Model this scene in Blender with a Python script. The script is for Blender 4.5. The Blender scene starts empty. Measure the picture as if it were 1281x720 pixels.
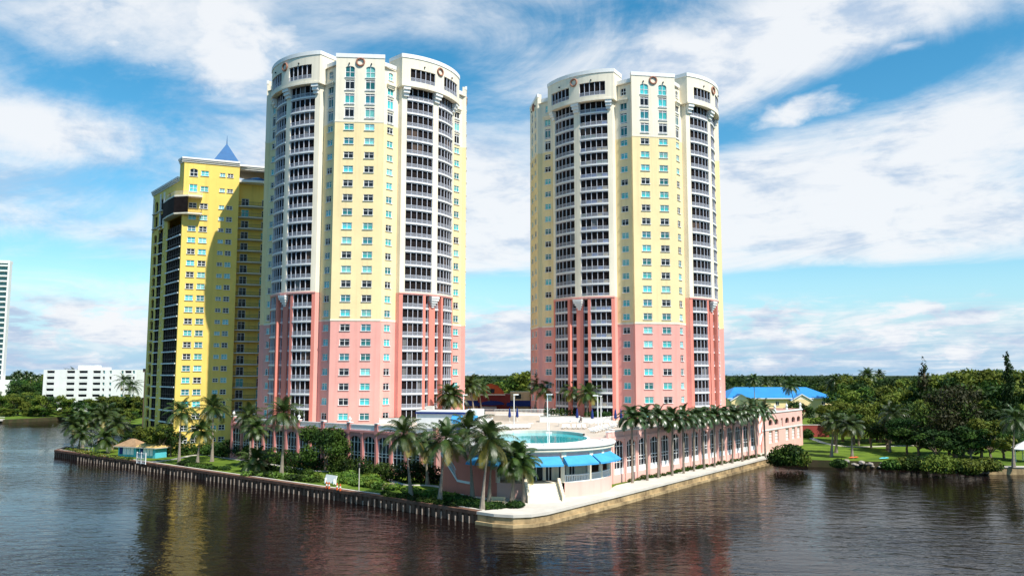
import bpy, math, random
from mathutils import Vector, Matrix
from math import sin, cos, pi, radians, sqrt, atan2

C = bpy.context.scene.collection
S = bpy.context.scene
rng = random.Random(11)

# ------------------------------------------------------------------ camera
CAM_H, FPX, PITCH = 20.0, 1030.0, radians(5.93)
cd = bpy.data.cameras.new('camera'); cam = bpy.data.objects.new('camera', cd); C.objects.link(cam)
cam.location = (0, 0, CAM_H); cam.rotation_euler = (pi/2 + PITCH, 0, 0)
cd.sensor_fit = 'HORIZONTAL'; cd.sensor_width = 36; cd.lens = FPX/1281*36
cd.clip_start = 0.5; cd.clip_end = 20000
S.camera = cam

def G(px, py, z):
    """ground point (on the level z) of a place measured in the photograph"""
    x = (px-640.5)/FPX; u = (360-py)/FPX
    y = cos(PITCH)-u*sin(PITCH); zz = sin(PITCH)+u*cos(PITCH)
    t = (z-CAM_H)/zz
    return x*t, y*t

# ------------------------------------------------------------------ sun, sky, exposure
SUN_AZ, SUN_EL = radians(136), radians(52)       # azimuth from +Y towards +X
sunv = Vector((sin(SUN_AZ)*cos(SUN_EL), cos(SUN_AZ)*cos(SUN_EL), sin(SUN_EL)))
sd = bpy.data.lights.new('sun', 'SUN'); sd.energy = 5.0; sd.angle = radians(0.53); sd.color = (1, .955, .88)
so = bpy.data.objects.new('sun', sd); C.objects.link(so)
so.rotation_euler = sunv.to_track_quat('Z', 'Y').to_euler(); so.location = (200, -200, 300)

def make_world():
    w = bpy.data.worlds.new('World'); S.world = w; w.use_nodes = True
    nt = w.node_tree; N = nt.nodes; L = nt.links; N.clear()
    out = N.new('ShaderNodeOutputWorld'); bg = N.new('ShaderNodeBackground'); bg.inputs[1].default_value = .1
    L.new(bg.outputs[0], out.inputs[0])
    def val(v, sock):
        if hasattr(v, 'links') or hasattr(v, 'is_linked'): L.new(v, sock)
        else: sock.default_value = v
    def M(op, a, b=0.0, c=0.0, clamp=False):
        n = N.new('ShaderNodeMath'); n.operation = op; n.use_clamp = clamp
        val(a, n.inputs[0]); val(b, n.inputs[1]); val(c, n.inputs[2]); return n.outputs[0]
    def smooth(x, a, b):
        n = N.new('ShaderNodeMapRange'); n.interpolation_type = 'SMOOTHSTEP'
        val(x, n.inputs[0]); n.inputs[1].default_value = a; n.inputs[2].default_value = b
        return n.outputs[0]
    sky = N.new('ShaderNodeTexSky'); sky.sky_type = 'NISHITA'; sky.sun_disc = False
    sky.sun_elevation = SUN_EL; sky.sun_rotation = SUN_AZ
    sky.air_density = 1.0; sky.dust_density = .35; sky.ozone_density = 2.2
    tc = N.new('ShaderNodeTexCoord'); sep = N.new('ShaderNodeSeparateXYZ'); L.new(tc.outputs['Generated'], sep.inputs[0])
    X, Y, Z = sep.outputs
    az = M('MULTIPLY', M('ARCTAN2', X, Y), 180/pi); el = M('MULTIPLY', M('ARCSINE', Z), 180/pi)
    def comb(a, b, c=0.0):
        n = N.new('ShaderNodeCombineXYZ'); val(a, n.inputs[0]); val(b, n.inputs[1]); val(c, n.inputs[2]); return n.outputs[0]
    def noise(v, scale, detail=7, rough=.55, dist=0.0):
        n = N.new('ShaderNodeTexNoise'); n.inputs['Scale'].default_value = scale; n.inputs['Detail'].default_value = detail
        n.inputs['Roughness'].default_value = rough; n.inputs['Distortion'].default_value = dist
        L.new(v, n.inputs['Vector']); return n.outputs[0]
    def blob(a0, e0, sa, se, tilt=0.0):
        da = M('SUBTRACT', az, a0); de = M('SUBTRACT', M('SUBTRACT', el, e0), M('MULTIPLY', da, tilt))
        q = M('ADD', M('POWER', M('ABSOLUTE', M('DIVIDE', da, sa)), 2.0), M('POWER', M('ABSOLUTE', M('DIVIDE', de, se)), 2.0))
        return M('EXPONENT', M('MULTIPLY', q, -1.0))
    def total(items):
        r = None
        for k, b in items:
            t = M('MULTIPLY', b, k); r = t if r is None else M('ADD', r, t)
        return r
    # high veil seen on a plane overhead, streaked
    zz = M('ADD', M('MAXIMUM', Z, 0.0), .10)
    px_, py_ = M('DIVIDE', X, zz), M('DIVIDE', Y, zz)
    rot = comb(M('ADD', M('MULTIPLY', px_, .85), M('MULTIPLY', py_, -.25)), M('ADD', M('MULTIPLY', px_, .55), M('MULTIPLY', py_, .9)), 3.7)
    n1 = noise(rot, 1.3, 11, .66, 1.1)
    n2 = noise(comb(az, M('MULTIPLY', el, 2.2), 9.1), .075, 8, .6, .5)
    veil = M('ADD', M('MULTIPLY', n1, .62), M('MULTIPLY', n2, .55))
    veil = M('ADD', veil, total([
        (.26, blob(-13, 15, 8, 5)), (.30, blob(24, 13, 14, 4.0)), (.24, blob(14, 21, 14, 3.0, .12)), (.20, blob(22, 9, 16, 2.4)),
        (.22, blob(-28, 8, 9, 2.5)), (.18, blob(-29, 22, 7, 3)), (.2, blob(-2, 12, 3.5, 5)), (.2, blob(-30, 14, 8, 2.0, -.1)),
        (-.34, blob(23, 17.8, 14, 1.6, .22)), (-.22, blob(-27, 17.5, 8, 2.2, -.15)), (-.26, blob(-6, 20.5, 6, 2.4)), (.16, blob(8, 12, 9, 4)), (.2, blob(24, 22.5, 12, 2.0, .1)),
        (-.75, blob(25, 5.7, 14, .95, -.005)), (-.75, blob(-1, 5.7, 4.5, .9)), (-.30, blob(-31, 7.6, 8, 1.3, -.10)), (-.15, blob(-26, 12.2, 4, 1.2))]))
    fv = M('MULTIPLY', smooth(veil, .43, .84), .95)
    # puffs of cumulus
    n3 = noise(comb(az, M('MULTIPLY', el, 1.5), 2.0), .22, 9, .58, .3)
    puff = M('ADD', total([(.95, blob(-19.3, 21.6, 4.2, 4.4, .0)), (.62, blob(19.6, 17.2, 3.2, 1.3, .15)), (.5, blob(24, 8.2, 6, 1.3)),
                           (.40, blob(26.5, 20.2, 2.2, .45, .1)), (.45, blob(-26, 9.3, 5, .8)), (.45, blob(33, 10, 3, 2)), (.3, blob(-27.5, 20.5, 2.5, .6, -.2))]),
             M('MULTIPLY', M('SUBTRACT', n3, .5), 1.5))
    fp = M('MULTIPLY', smooth(puff, .22, .75), .95)
    # low cumulus deck towards the horizon
    low = noise(comb(az, M('MULTIPLY', el, 3.4), 5.0), .27, 9, .6, .35)
    lowb = M('ADD', low, M('MULTIPLY', blob(0, 2.4, 200, 1.9), .20))
    fl = M('MULTIPLY', smooth(lowb, .53, .72), M('MULTIPLY', smooth(el, 5.6, 4.0), 1.0))
    hz = M('MULTIPLY', smooth(el, 2.0, 0.0), .35)
    fac = M('MAXIMUM', M('MAXIMUM', fv, fp), M('MAXIMUM', fl, hz))
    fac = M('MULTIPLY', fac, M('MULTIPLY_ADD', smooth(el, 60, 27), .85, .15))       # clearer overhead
    fac = M('MULTIPLY', fac, M('MULTIPLY_ADD', smooth(Y, -.25, .35), .8, .2))     # clouds thinned out behind the camera to weaken the sky fill
    # cloud colour: white with blue grey undersides
    sh = M('ADD', noise(comb(az, M('MULTIPLY', el, 2.6), 14.0), .19, 7, .6, .2), total([(.24, blob(-30, 11.6, 4, 1.0)), (.12, blob(-27, 9, 4, .8)), (.12, blob(-20, 18, 4, 2.0)), (.10, blob(24, 8, 5, .8))]))
    low2 = M('MULTIPLY', smooth(el, 5.0, 2.5), .12)
    g = smooth(M('ADD', M('ADD', sh, low2), M('MULTIPLY', M('SUBTRACT', n1, .5), -.55)), .47, .78)
    mixc = N.new('ShaderNodeMix'); mixc.data_type = 'RGBA'; L.new(g, mixc.inputs[0])
    mixc.inputs[6].default_value = (7.0, 7.2, 7.45, 1); mixc.inputs[7].default_value = (3.7, 4.7, 6.1, 1)
    # blue of the clear sky, a little deeper than the model's
    hs = N.new('ShaderNodeHueSaturation'); hs.inputs[1].default_value = SKY_SAT; hs.inputs[2].default_value = SKY_VAL; hs.inputs[0].default_value = SKY_HUE
    L.new(sky.outputs[0], hs.inputs[4])
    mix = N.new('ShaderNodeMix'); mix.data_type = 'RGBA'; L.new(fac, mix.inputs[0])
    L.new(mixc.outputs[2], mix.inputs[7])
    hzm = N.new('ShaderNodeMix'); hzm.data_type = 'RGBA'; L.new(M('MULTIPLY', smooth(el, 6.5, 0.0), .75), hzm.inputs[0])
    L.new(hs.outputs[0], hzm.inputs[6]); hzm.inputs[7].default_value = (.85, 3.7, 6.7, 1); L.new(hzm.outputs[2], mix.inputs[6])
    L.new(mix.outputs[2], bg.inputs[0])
SKY_SAT, SKY_VAL, SKY_HUE = 1.38, 1.22, .482
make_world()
vs = S.view_settings; vs.view_transform = 'Standard'; vs.look = 'None'; vs.exposure = 0.40; vs.gamma = 1; vs.use_curve_mapping = False
S.cycles.max_bounces = 6; S.cycles.diffuse_bounces = 3; S.cycles.glossy_bounces = 3; S.cycles.transparent_max_bounces = 4
S.cycles.use_denoising = True

# ------------------------------------------------------------------ materials
def mat(name, col, rough=.75, var=.10, scale=.35, spec=.3, col2=None, streak=0.0, objvar=0.0, metal=0.0, bump=0.0, detail=5, transl=0.0):
    m = bpy.data.materials.new(name); m.use_nodes = True
    nt = m.node_tree; N = nt.nodes; L = nt.links
    b = N['Principled BSDF']; b.inputs['Roughness'].default_value = rough
    b.inputs['Specular IOR Level'].default_value = spec; b.inputs['Metallic'].default_value = metal
    tc = N.new('ShaderNodeTexCoord'); no = N.new('ShaderNodeTexNoise')
    no.inputs['Scale'].default_value = scale; no.inputs['Detail'].default_value = detail; no.inputs['Roughness'].default_value = .65
    L.new(tc.outputs['Object'], no.inputs['Vector'])
    ramp = N.new('ShaderNodeMapRange'); ramp.inputs[1].default_value = .32; ramp.inputs[2].default_value = .68
    L.new(no.outputs[0], ramp.inputs[0])
    mx = N.new('ShaderNodeMix'); mx.data_type = 'RGBA'
    c1 = col2 if col2 else tuple(c*(1-var) for c in col); 
    mx.inputs[6].default_value = (*c1, 1); mx.inputs[7].default_value = (*[min(1, c*(1+var*.6)) for c in col], 1)
    L.new(ramp.outputs[0], mx.inputs[0]); last = mx.outputs[2]
    if streak > 0:       # rain streaks running down the render
        mp = N.new('ShaderNodeMapping'); mp.inputs['Scale'].default_value = (1.1, 1.1, .035); L.new(tc.outputs['Object'], mp.inputs[0])
        n2 = N.new('ShaderNodeTexNoise'); n2.inputs['Scale'].default_value = 1.0; n2.inputs['Detail'].default_value = 4; L.new(mp.outputs[0], n2.inputs['Vector'])
        r2 = N.new('ShaderNodeMapRange'); r2.inputs[1].default_value = .5; r2.inputs[2].default_value = .75; r2.inputs[3].default_value = 1; r2.inputs[4].default_value = 1-streak
        L.new(n2.outputs[0], r2.inputs[0])
        mm = N.new('ShaderNodeMix'); mm.data_type = 'RGBA'; mm.blend_type = 'MULTIPLY'; mm.inputs[0].default_value = 1
        L.new(last, mm.inputs[6]); L.new(r2.outputs[0], mm.inputs[7]); last = mm.outputs[2]
    if objvar > 0:
        oi = N.new('ShaderNodeObjectInfo'); r3 = N.new('ShaderNodeMapRange'); r3.inputs[3].default_value = 1-objvar; r3.inputs[4].default_value = 1+objvar
        L.new(oi.outputs['Random'], r3.inputs[0]); h = N.new('ShaderNodeHueSaturation'); L.new(r3.outputs[0], h.inputs['Value'])
        r4 = N.new('ShaderNodeMapRange'); r4.inputs[3].default_value = .5-objvar*.06; r4.inputs[4].default_value = .5+objvar*.06
        L.new(oi.outputs['Random'], r4.inputs[0]); L.new(r4.outputs[0], h.inputs['Hue'])
        L.new(last, h.inputs['Color']); last = h.outputs[0]
    L.new(last, b.inputs['Base Color'])
    if bump > 0:
        bp = N.new('ShaderNodeBump'); bp.inputs['Distance'].default_value = bump; bp.inputs['Strength'].default_value = .6
        n5 = N.new('ShaderNodeTexNoise'); n5.inputs['Scale'].default_value = scale*6; n5.inputs['Detail'].default_value = 6
        L.new(tc.outputs['Object'], n5.inputs['Vector']); L.new(n5.outputs[0], bp.inputs['Height']); L.new(bp.outputs[0], b.inputs['Normal'])
    if transl > 0:
        t = N.new('ShaderNodeBsdfTranslucent'); L.new(last, t.inputs[0])
        ms = N.new('ShaderNodeMixShader'); ms.inputs[0].default_value = transl
        o = N['Material Output']; L.new(b.outputs[0], ms.inputs[1]); L.new(t.outputs[0], ms.inputs[2]); L.new(ms.outputs[0], o.inputs[0])
    return m

K = {}
K['pink'] = mat('pink_stucco', (.80, .38, .32), .8, .09, .12, .25, streak=.15)
K['baypink_shade'] = mat('shaded_pink_stucco', (.74, .25, .19), .8, .07, .12, .25, streak=.09)  # same pink stucco with the shade of the bays put into its colour
K['rose'] = mat('rose_and_shade_stucco', (.64, .20, .145), .8, .07, .12, .25, streak=.08)  # rose walls; on the tower pier sides the tone paints in shade
K['yellow'] = mat('yellow_stucco', (.87, .69, .37), .8, .08, .12, .25, streak=.15)
K['cream'] = mat('cream_stucco', (.85, .76, .59), .8, .08, .12, .25, streak=.15)
K['white'] = mat('white_paint', (.80, .79, .75), .6, .06, .2, .3, streak=.06)
K['trim'] = mat('white_window_trim', (.80, .80, .78), .5, .03, .5)
K['rail'] = mat('pale_grey_railing', (.58, .59, .65), .5, .05, .6)
K['lemon'] = mat('lemon_stucco', (.87, .62, .15), .8, .09, .12, .25, streak=.15)
K['cornice'] = mat('grey_white_cornice', (.70, .66, .58), .7, .08, .3)
K['teal'] = mat('teal_curtained_glass', (.07, .47, .46), .18, .30, 1.7, .6, objvar=.28)
K['teal_dark'] = mat('dim_teal_glass', (.025, .17, .18), .14, .4, 1.3, .6, objvar=.4)
K['teal_pale'] = mat('pale_blind_glass', (.20, .56, .52), .2, .25, 2.2, .5, objvar=.25)
K['dark'] = mat('dark_glass', (.014, .017, .021), .15, .3, 1.2, .25, objvar=.3)
K['panel_blue'] = mat('blue_panel', (.06, .13, .32), .5, .2, 1)
K['panel_ochre'] = mat('ochre_panel', (.36, .27, .10), .5, .2, 1)
K['panel_green'] = mat('green_panel', (.13, .20, .12), .5, .2, 1)
K['blind_brown'] = mat('brown_blind', (.085, .055, .04), .8, .2, 1)
K['blind_grey'] = mat('grey_blind', (.16, .155, .15), .8, .2, 1)
K['screen'] = mat('bronze_insect_screen', (.016, .011, .010), .75, .35, .9, .1)
K['frame_dark'] = mat('bronze_frame', (.03, .026, .025), .5, .1, 1)
K['blue_roof'] = mat('blue_metal_roof', (.03, .24, .56), .45, .10, .3, .5)
K['awning'] = mat('light_blue_awning', (.06, .33, .62), .75, .18, .5, .2)
K['navy'] = mat('navy_canvas', (.015, .035, .17), .7, .15, .8, .2)
K['slate'] = mat('blue_slate_roof', (.022, .115, .28), .65, .12, .5, .4)
K['concrete'] = mat('pale_concrete', (.60, .55, .47), .85, .14, .25, .2, streak=.06)
K['deckpav'] = mat('cream_deck_paving', (.52, .45, .37), .85, .10, .3, .2)
K['oldcon'] = mat('stained_concrete_wall', (.46, .33, .17), .9, .45, .35, .2, col2=(.17, .12, .065), streak=.35)
K['pile'] = mat('brown_sheet_pile', (.17, .088, .058), .9, .5, .7, .2, streak=.3)
K['pilewhite'] = mat('grey_pile', (.27, .22, .18), .9, .4, 1.2, .2)
K['grass'] = mat('lawn_grass', (.125, .185, .020), .95, .3, .22, .1, col2=(.055, .10, .014), bump=.05)
K['woodland'] = mat('woodland_cover', (.022, .04, .012), .95, .5, .02, .05)
K['earth'] = mat('planting_bed_earth', (.07, .05, .03), .95, .3, .4, .1, col2=(.03, .045, .015))
K['bark'] = mat('grey_bark', (.20, .155, .11), .9, .35, 1.6, .1)
K['palmbark'] = mat('pale_palm_bark', (.27, .225, .175), .9, .3, 1.8, .1)
K['shaft'] = mat('green_crownshaft', (.10, .17, .05), .6, .2, 1.5, .2)
K['frond'] = mat('palm_frond', (.058, .088, .016), .42, .35, .9, .45, col2=(.022, .048, .011), objvar=.22, transl=.22)
K['frondy'] = mat('yellow_palm_frond', (.23, .20, .035), .5, .3, .9, .4, transl=.25)
K['royal'] = mat('royal_palm_frond', (.050, .082, .020), .34, .35, .9, .6, col2=(.024, .05, .014), objvar=.2, transl=.2)
K['leafa'] = mat('green_leaf', (.052, .098, .015), .6, .35, .6, .12, objvar=.30, transl=.18)
K['leafb'] = mat('dark_green_leaf', (.020, .046, .010), .6, .35, .6, .12, objvar=.30, transl=.15)
K['leafc'] = mat('yellow_green_leaf', (.125, .16, .022), .6, .3, .6, .12, objvar=.25, transl=.2)
K['leafd'] = mat('olive_brown_needle', (.040, .042, .013), .6, .3, .6, .2, objvar=.2, transl=.15)
K['redleaf'] = mat('dark_red_leaf', (.20, .022, .012), .6, .3, .6, .12)
K['bushy'] = mat('bright_bush_leaf', (.10, .18, .020), .5, .3, .6, .3, transl=.2)
K['orange'] = mat('orange_paint', (.62, .12, .03), .6, .1, 1)
K['thatch'] = mat('tan_roof_shingle', (.34, .215, .12), .9, .3, 1.0, .1)
K['thatchy'] = mat('straw_roof_shingle', (.55, .38, .14), .9, .3, 1.0, .1)
K['aqua'] = mat('aqua_paint', (.10, .50, .58), .5, .15, .6)
K['stone'] = mat('rock', (.34, .30, .25), .9, .35, 1.0, .2)
K['brownwall'] = mat('brown_wall', (.13, .085, .06), .85, .2, .3)
K['brick'] = mat('dark_red_wall', (.30, .055, .045), .85, .15, .3)
K['beige'] = mat('beige_bench_stone', (.58, .46, .30), .8, .1, 1)
K['glassgreen'] = mat('green_tower_glass', (.05, .17, .18), .15, .3, .5, .6)
K['sand'] = mat('pale_sand', (.62, .50, .25), .9, .2, .3, .1)

def water_mat():
    m = bpy.data.materials.new('river_water'); m.use_nodes = True; nt = m.node_tree; N = nt.nodes; L = nt.links
    b = N['Principled BSDF']; b.inputs['Base Color'].default_value = (.0085, .0046, .0040, 1); b.inputs['Roughness'].default_value = .06; b.inputs['IOR'].default_value = 1.17; b.inputs['Specular Tint'].default_value = (.44, .73, 1, 1)
    tc = N.new('ShaderNodeTexCoord')
    def nz(sx, sy, ang, det, rough, w=0):
        mp = N.new('ShaderNodeMapping'); mp.inputs['Scale'].default_value = (sx, sy, 1); mp.inputs['Rotation'].default_value = (0, 0, radians(ang)); mp.inputs['Location'].default_value = (w, w*2, w)
        L.new(tc.outputs['Object'], mp.inputs[0])
        n = N.new('ShaderNodeTexNoise'); n.inputs['Scale'].default_value = 1; n.inputs['Detail'].default_value = det; n.inputs['Roughness'].default_value = rough; n.inputs['Distortion'].default_value = .4
        L.new(mp.outputs[0], n.inputs['Vector']); return n.outputs[0]
    a = nz(.26, .55, 14, 3, .5); c = nz(.9, 1.7, -10, 3, .55, 7); big = nz(.020, .035, 20, 3, .5, 3)
    m1 = N.new('ShaderNodeMath'); m1.operation = 'MULTIPLY'; m1.inputs[1].default_value = .30; L.new(c, m1.inputs[0])
    m2 = N.new('ShaderNodeMath'); m2.operation = 'ADD'; L.new(a, m2.inputs[0]); L.new(m1.outputs[0], m2.inputs[1])
    r = N.new('ShaderNodeMapRange'); r.inputs[1].default_value = .35; r.inputs[2].default_value = .65; r.inputs[3].default_value = .30; r.inputs[4].default_value = 1.2; L.new(big, r.inputs[0])
    bp = N.new('ShaderNodeBump'); bp.inputs['Distance'].default_value = WAVE; L.new(r.outputs[0], bp.inputs['Strength']); bp.inputs['Strength'].default_value = 1
    L.new(m2.outputs[0], bp.inputs['Height']); L.new(bp.outputs[0], b.inputs['Normal'])
    return m
WAVE = .20
K['water'] = water_mat()
def pool_mat():
    m = mat('pool_water', (.03, .42, .46), .05, .25, .5, .5, col2=(.05, .50, .52)); return m
K['pool'] = pool_mat()

# ------------------------------------------------------------------ mesh helpers
class MB:
    def __init__(s): s.v = []; s.f = []; s.m = []; s.mats = []
    def mi(s, key):
        if key not in s.mats: s.mats.append(key)
        return s.mats.index(key)
    def poly(s, pts, key):
        n = len(s.v); s.v += [tuple(p) for p in pts]; s.f.append(tuple(range(n, n+len(pts)))); s.m.append(s.mi(key))
    def box(s, x0, x1, y0, y1, z0, z1, key, T=None):
        p = [(x0,y0,z0),(x1,y0,z0),(x1,y1,z0),(x0,y1,z0),(x0,y0,z1),(x1,y0,z1),(x1,y1,z1),(x0,y1,z1)]
        if T: p = [tuple(T @ Vector(q)) for q in p]
        n = len(s.v); s.v += p; k = s.mi(key)
        for f in ((0,3,2,1),(4,5,6,7),(0,1,5,4),(1,2,6,5),(2,3,7,6),(3,0,4,7)): s.f.append(tuple(n+i for i in f)); s.m.append(k)
    def prism(s, pts, z0, z1, key, top=None, bottom=True):
        n = len(s.v); q = len(pts); k = s.mi(key)
        s.v += [(p[0],p[1],z0) for p in pts]+[(p[0],p[1],z1) for p in pts]
        for i in range(q): s.f.append((n+i, n+(i+1)%q, n+q+(i+1)%q, n+q+i)); s.m.append(k)
        s.f.append(tuple(n+q+i for i in range(q))); s.m.append(s.mi(top) if top else k)
        if bottom: s.f.append(tuple(n+q-1-i for i in range(q))); s.m.append(k)
    def tube(s, pts, radii, key, n=6, cap=True):
        k = s.mi(key); rings = []
        for i, p in enumerate(pts):
            p = Vector(p); a = Vector(pts[max(0,i-1)]); b = Vector(pts[min(len(pts)-1,i+1)])
            d = (b-a).normalized(); u = d.orthogonal().normalized() if abs(d.z) < .99 else Vector((1,0,0)); w = d.cross(u).normalized(); u = w.cross(d)
            st = len(s.v); rings.append(st)
            for j in range(n):
                t = 2*pi*j/n; s.v.append(tuple(p+(u*cos(t)+w*sin(t))*radii[i]))
        for i in range(len(rings)-1):
            for j in range(n): s.f.append((rings[i]+j, rings[i]+(j+1)%n, rings[i+1]+(j+1)%n, rings[i+1]+j)); s.m.append(k)
        if cap:
            s.f.append(tuple(rings[-1]+j for j in range(n))); s.m.append(k); s.f.append(tuple(rings[0]+n-1-j for j in range(n))); s.m.append(k)
    def lathe(s, prof, key, n=10, c=(0,0)):
        k = s.mi(key); st = len(s.v)
        for r, z in prof:
            for j in range(n): t = 2*pi*j/n; s.v.append((c[0]+r*cos(t), c[1]+r*sin(t), z))
        for i in range(len(prof)-1):
            for j in range(n): s.f.append((st+i*n+j, st+i*n+(j+1)%n, st+(i+1)*n+(j+1)%n, st+(i+1)*n+j)); s.m.append(k)
    def mesh(s, name):
        me = bpy.data.meshes.new(name); me.from_pydata(s.v, [], s.f)
        for k in s.mats: me.materials.append(K[k])
        me.polygons.foreach_set('material_index', s.m); me.update(); return me
    def build(s, name, parent=None, M=None):
        return link(name, s.mesh(name), parent, M)
def link(name, me, parent=None, M=None):
    o = bpy.data.objects.new(name, me); C.objects.link(o)
    if parent: o.parent = parent
    if M is not None: o.matrix_basis = M
    return o
def tag(o, label=None, cat=None, group=None, kind=None):
    if label: o['label'] = label
    if cat: o['category'] = cat
    if group: o['group'] = group
    if kind: o['kind'] = kind
    return o
def thing(name, label, cat, loc=(0,0,0), rz=0, group=None):
    o = bpy.data.objects.new(name, None); C.objects.link(o); o.empty_display_size = .5
    o.location = loc; o.rotation_euler = (0,0,rz); return tag(o, label, cat, group)
def at(x, y, z, rz=0, sc=1): return Matrix.Translation((x,y,z)) @ Matrix.Rotation(rz,4,'Z') @ Matrix.Scale(sc,4)
def copy_tree(o, loc, rz=0, sc=1, label=None):
    c = o.copy(); C.objects.link(c); c.location = loc; c.rotation_euler = (0,0,rz); c.scale = (sc,)*3 if not isinstance(sc, tuple) else sc
    if label: c['label'] = label
    for ch in list(o.children):
        d = ch.copy(); C.objects.link(d); d.parent = c
        for g in ch.children:
            e = g.copy(); C.objects.link(e); e.parent = d
    return c
ORD = 'first second third fourth fifth sixth seventh eighth ninth tenth eleventh twelfth thirteenth fourteenth fifteenth sixteenth seventeenth eighteenth nineteenth twentieth'.split()

def flatF(o, d):
    """straight wall from point o along direction d, outward to the right of d"""
    d = Vector((d[0], d[1])).normalized()
    def F(s, z, out=0.0): return (o[0]+d.x*s+d.y*out, o[1]+d.y*s-d.x*out, z)
    F.ang = atan2(d.y, d.x); F.at = lambda s: F.ang
    return F
def arcF(cx, cy, R, a0):
    def F(s, z, out=0.0):
        a = a0+s/R; return (cx+(R+out)*sin(a), cy-(R+out)*cos(a), z)
    F.at = lambda s: a0+s/R
    return F
def wall(mb, F, s0, s1, z0, z1, holes, key, depth=.25, step=None, reveal=None, bands=(), arch=0.0):
    """wall surface with real openings; holes = (s0, s1, z0, z1[, arch rise])"""
    ss = {s0, s1}; zz = {z0, z1, *[b for b in bands if z0 < b < z1]}
    for h in holes: ss |= {h[0], h[1]}; zz |= {h[2], h[3]}
    ss = sorted(ss)
    if step:
        r = [ss[0]]
        for a, b in zip(ss, ss[1:]):
            n = max(1, math.ceil((b-a)/step)); r += [a+(b-a)*i/n for i in range(1, n+1)]
        ss = r
    zz = sorted(zz); kf = key if callable(key) else (lambda z: key)
    for a, b in zip(ss, ss[1:]):
        m = (a+b)/2
        hs = [h for h in holes if h[0] < m < h[1]]
        run = None
        for c, d in zip(zz, zz[1:]):
            q = (c+d)/2
            if any(h[2] < q < h[3] for h in hs): continue
            mb.poly((F(a,c), F(b,c), F(b,d), F(a,d)), kf(q))
    rv = reveal or key
    for h in holes:
        a, b, c, d = h[:4]; k = rv if not callable(rv) else rv((c+d)/2)
        mb.poly((F(a,c), F(a,d), F(a,d,-depth), F(a,c,-depth)), k); mb.poly((F(b,c), F(b,d), F(b,d,-depth), F(b,c,-depth)), k)
        n = max(1, math.ceil((b-a)/step)) if step else 1
        for i in range(n):
            u, w = a+(b-a)*i/n, a+(b-a)*(i+1)/n
            mb.poly((F(u,c), F(w,c), F(w,c,-depth), F(u,c,-depth)), k); mb.poly((F(u,d), F(w,d), F(w,d,-depth), F(u,d,-depth)), k)
        if len(h) > 4 and h[4] > 0:
            mid = (a+b)/2; hw = (b-a)/2; n = 6; kk = kf(d)
            for i in range(n):
                for sg in (-1, 1):
                    t0, t1 = i/n, (i+1)/n
                    x0, x1 = mid+sg*hw*t0, mid+sg*hw*t1
                    y0, y1 = d-h[4]+h[4]*sqrt(max(0,1-t0*t0)), d-h[4]+h[4]*sqrt(max(0,1-t1*t1))
                    mb.poly((F(x0,y0), F(x1,y1), F(x1,d), F(x0,d)), kk)
                    mb.poly((F(x0,y0), F(x1,y1), F(x1,y1,-depth), F(x0,y0,-depth)), kk)
def slab(mb, F, s0, s1, z0, z1, o0, o1, key, step=1.0):
    """closed bar following F between outward offsets o0..o1"""
    n = max(1, math.ceil((s1-s0)/step)); k = mb.mi(key); st = len(mb.v)
    for i in range(n+1):
        s = s0+(s1-s0)*i/n
        mb.v += [F(s,z0,o0), F(s,z0,o1), F(s,z1,o1), F(s,z1,o0)]
    for i in range(n):
        a = st+4*i; b = a+4
        for j in range(4): mb.f.append((a+j, a+(j+1)%4, b+(j+1)%4, b+j)); mb.m.append(k)
    mb.f.append((st,st+1,st+2,st+3)); mb.f.append((st+4*n+3,st+4*n+2,st+4*n+1,st+4*n)); mb.m += [k,k]
def sheet(mb, F, s0, s1, z0, z1, out, key, step=1.0):
    n = max(1, math.ceil((s1-s0)/step))
    for i in range(n):
        a, b = s0+(s1-s0)*i/n, s0+(s1-s0)*(i+1)/n
        mb.poly((F(a,z0,out), F(b,z0,out), F(b,z1,out), F(a,z1,out)), key)
def railing(mb, F, s0, s1, z0, z1, out, key='rail', gap=.15, w=.05, rail=.06):
    slab(mb, F, s0, s1, z1-rail, z1, out-.05, out+.04, key); slab(mb, F, s0, s1, z0, z0+rail, out-.05, out+.04, key)
    n = int((s1-s0)/gap)
    for i in range(n+1):
        s = s0+(s1-s0)*i/max(1,n)
        mb.poly((F(s-w/2,z0,out), F(s+w/2,z0,out), F(s+w/2,z1-rail,out), F(s-w/2,z1-rail,out)), key)

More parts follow.
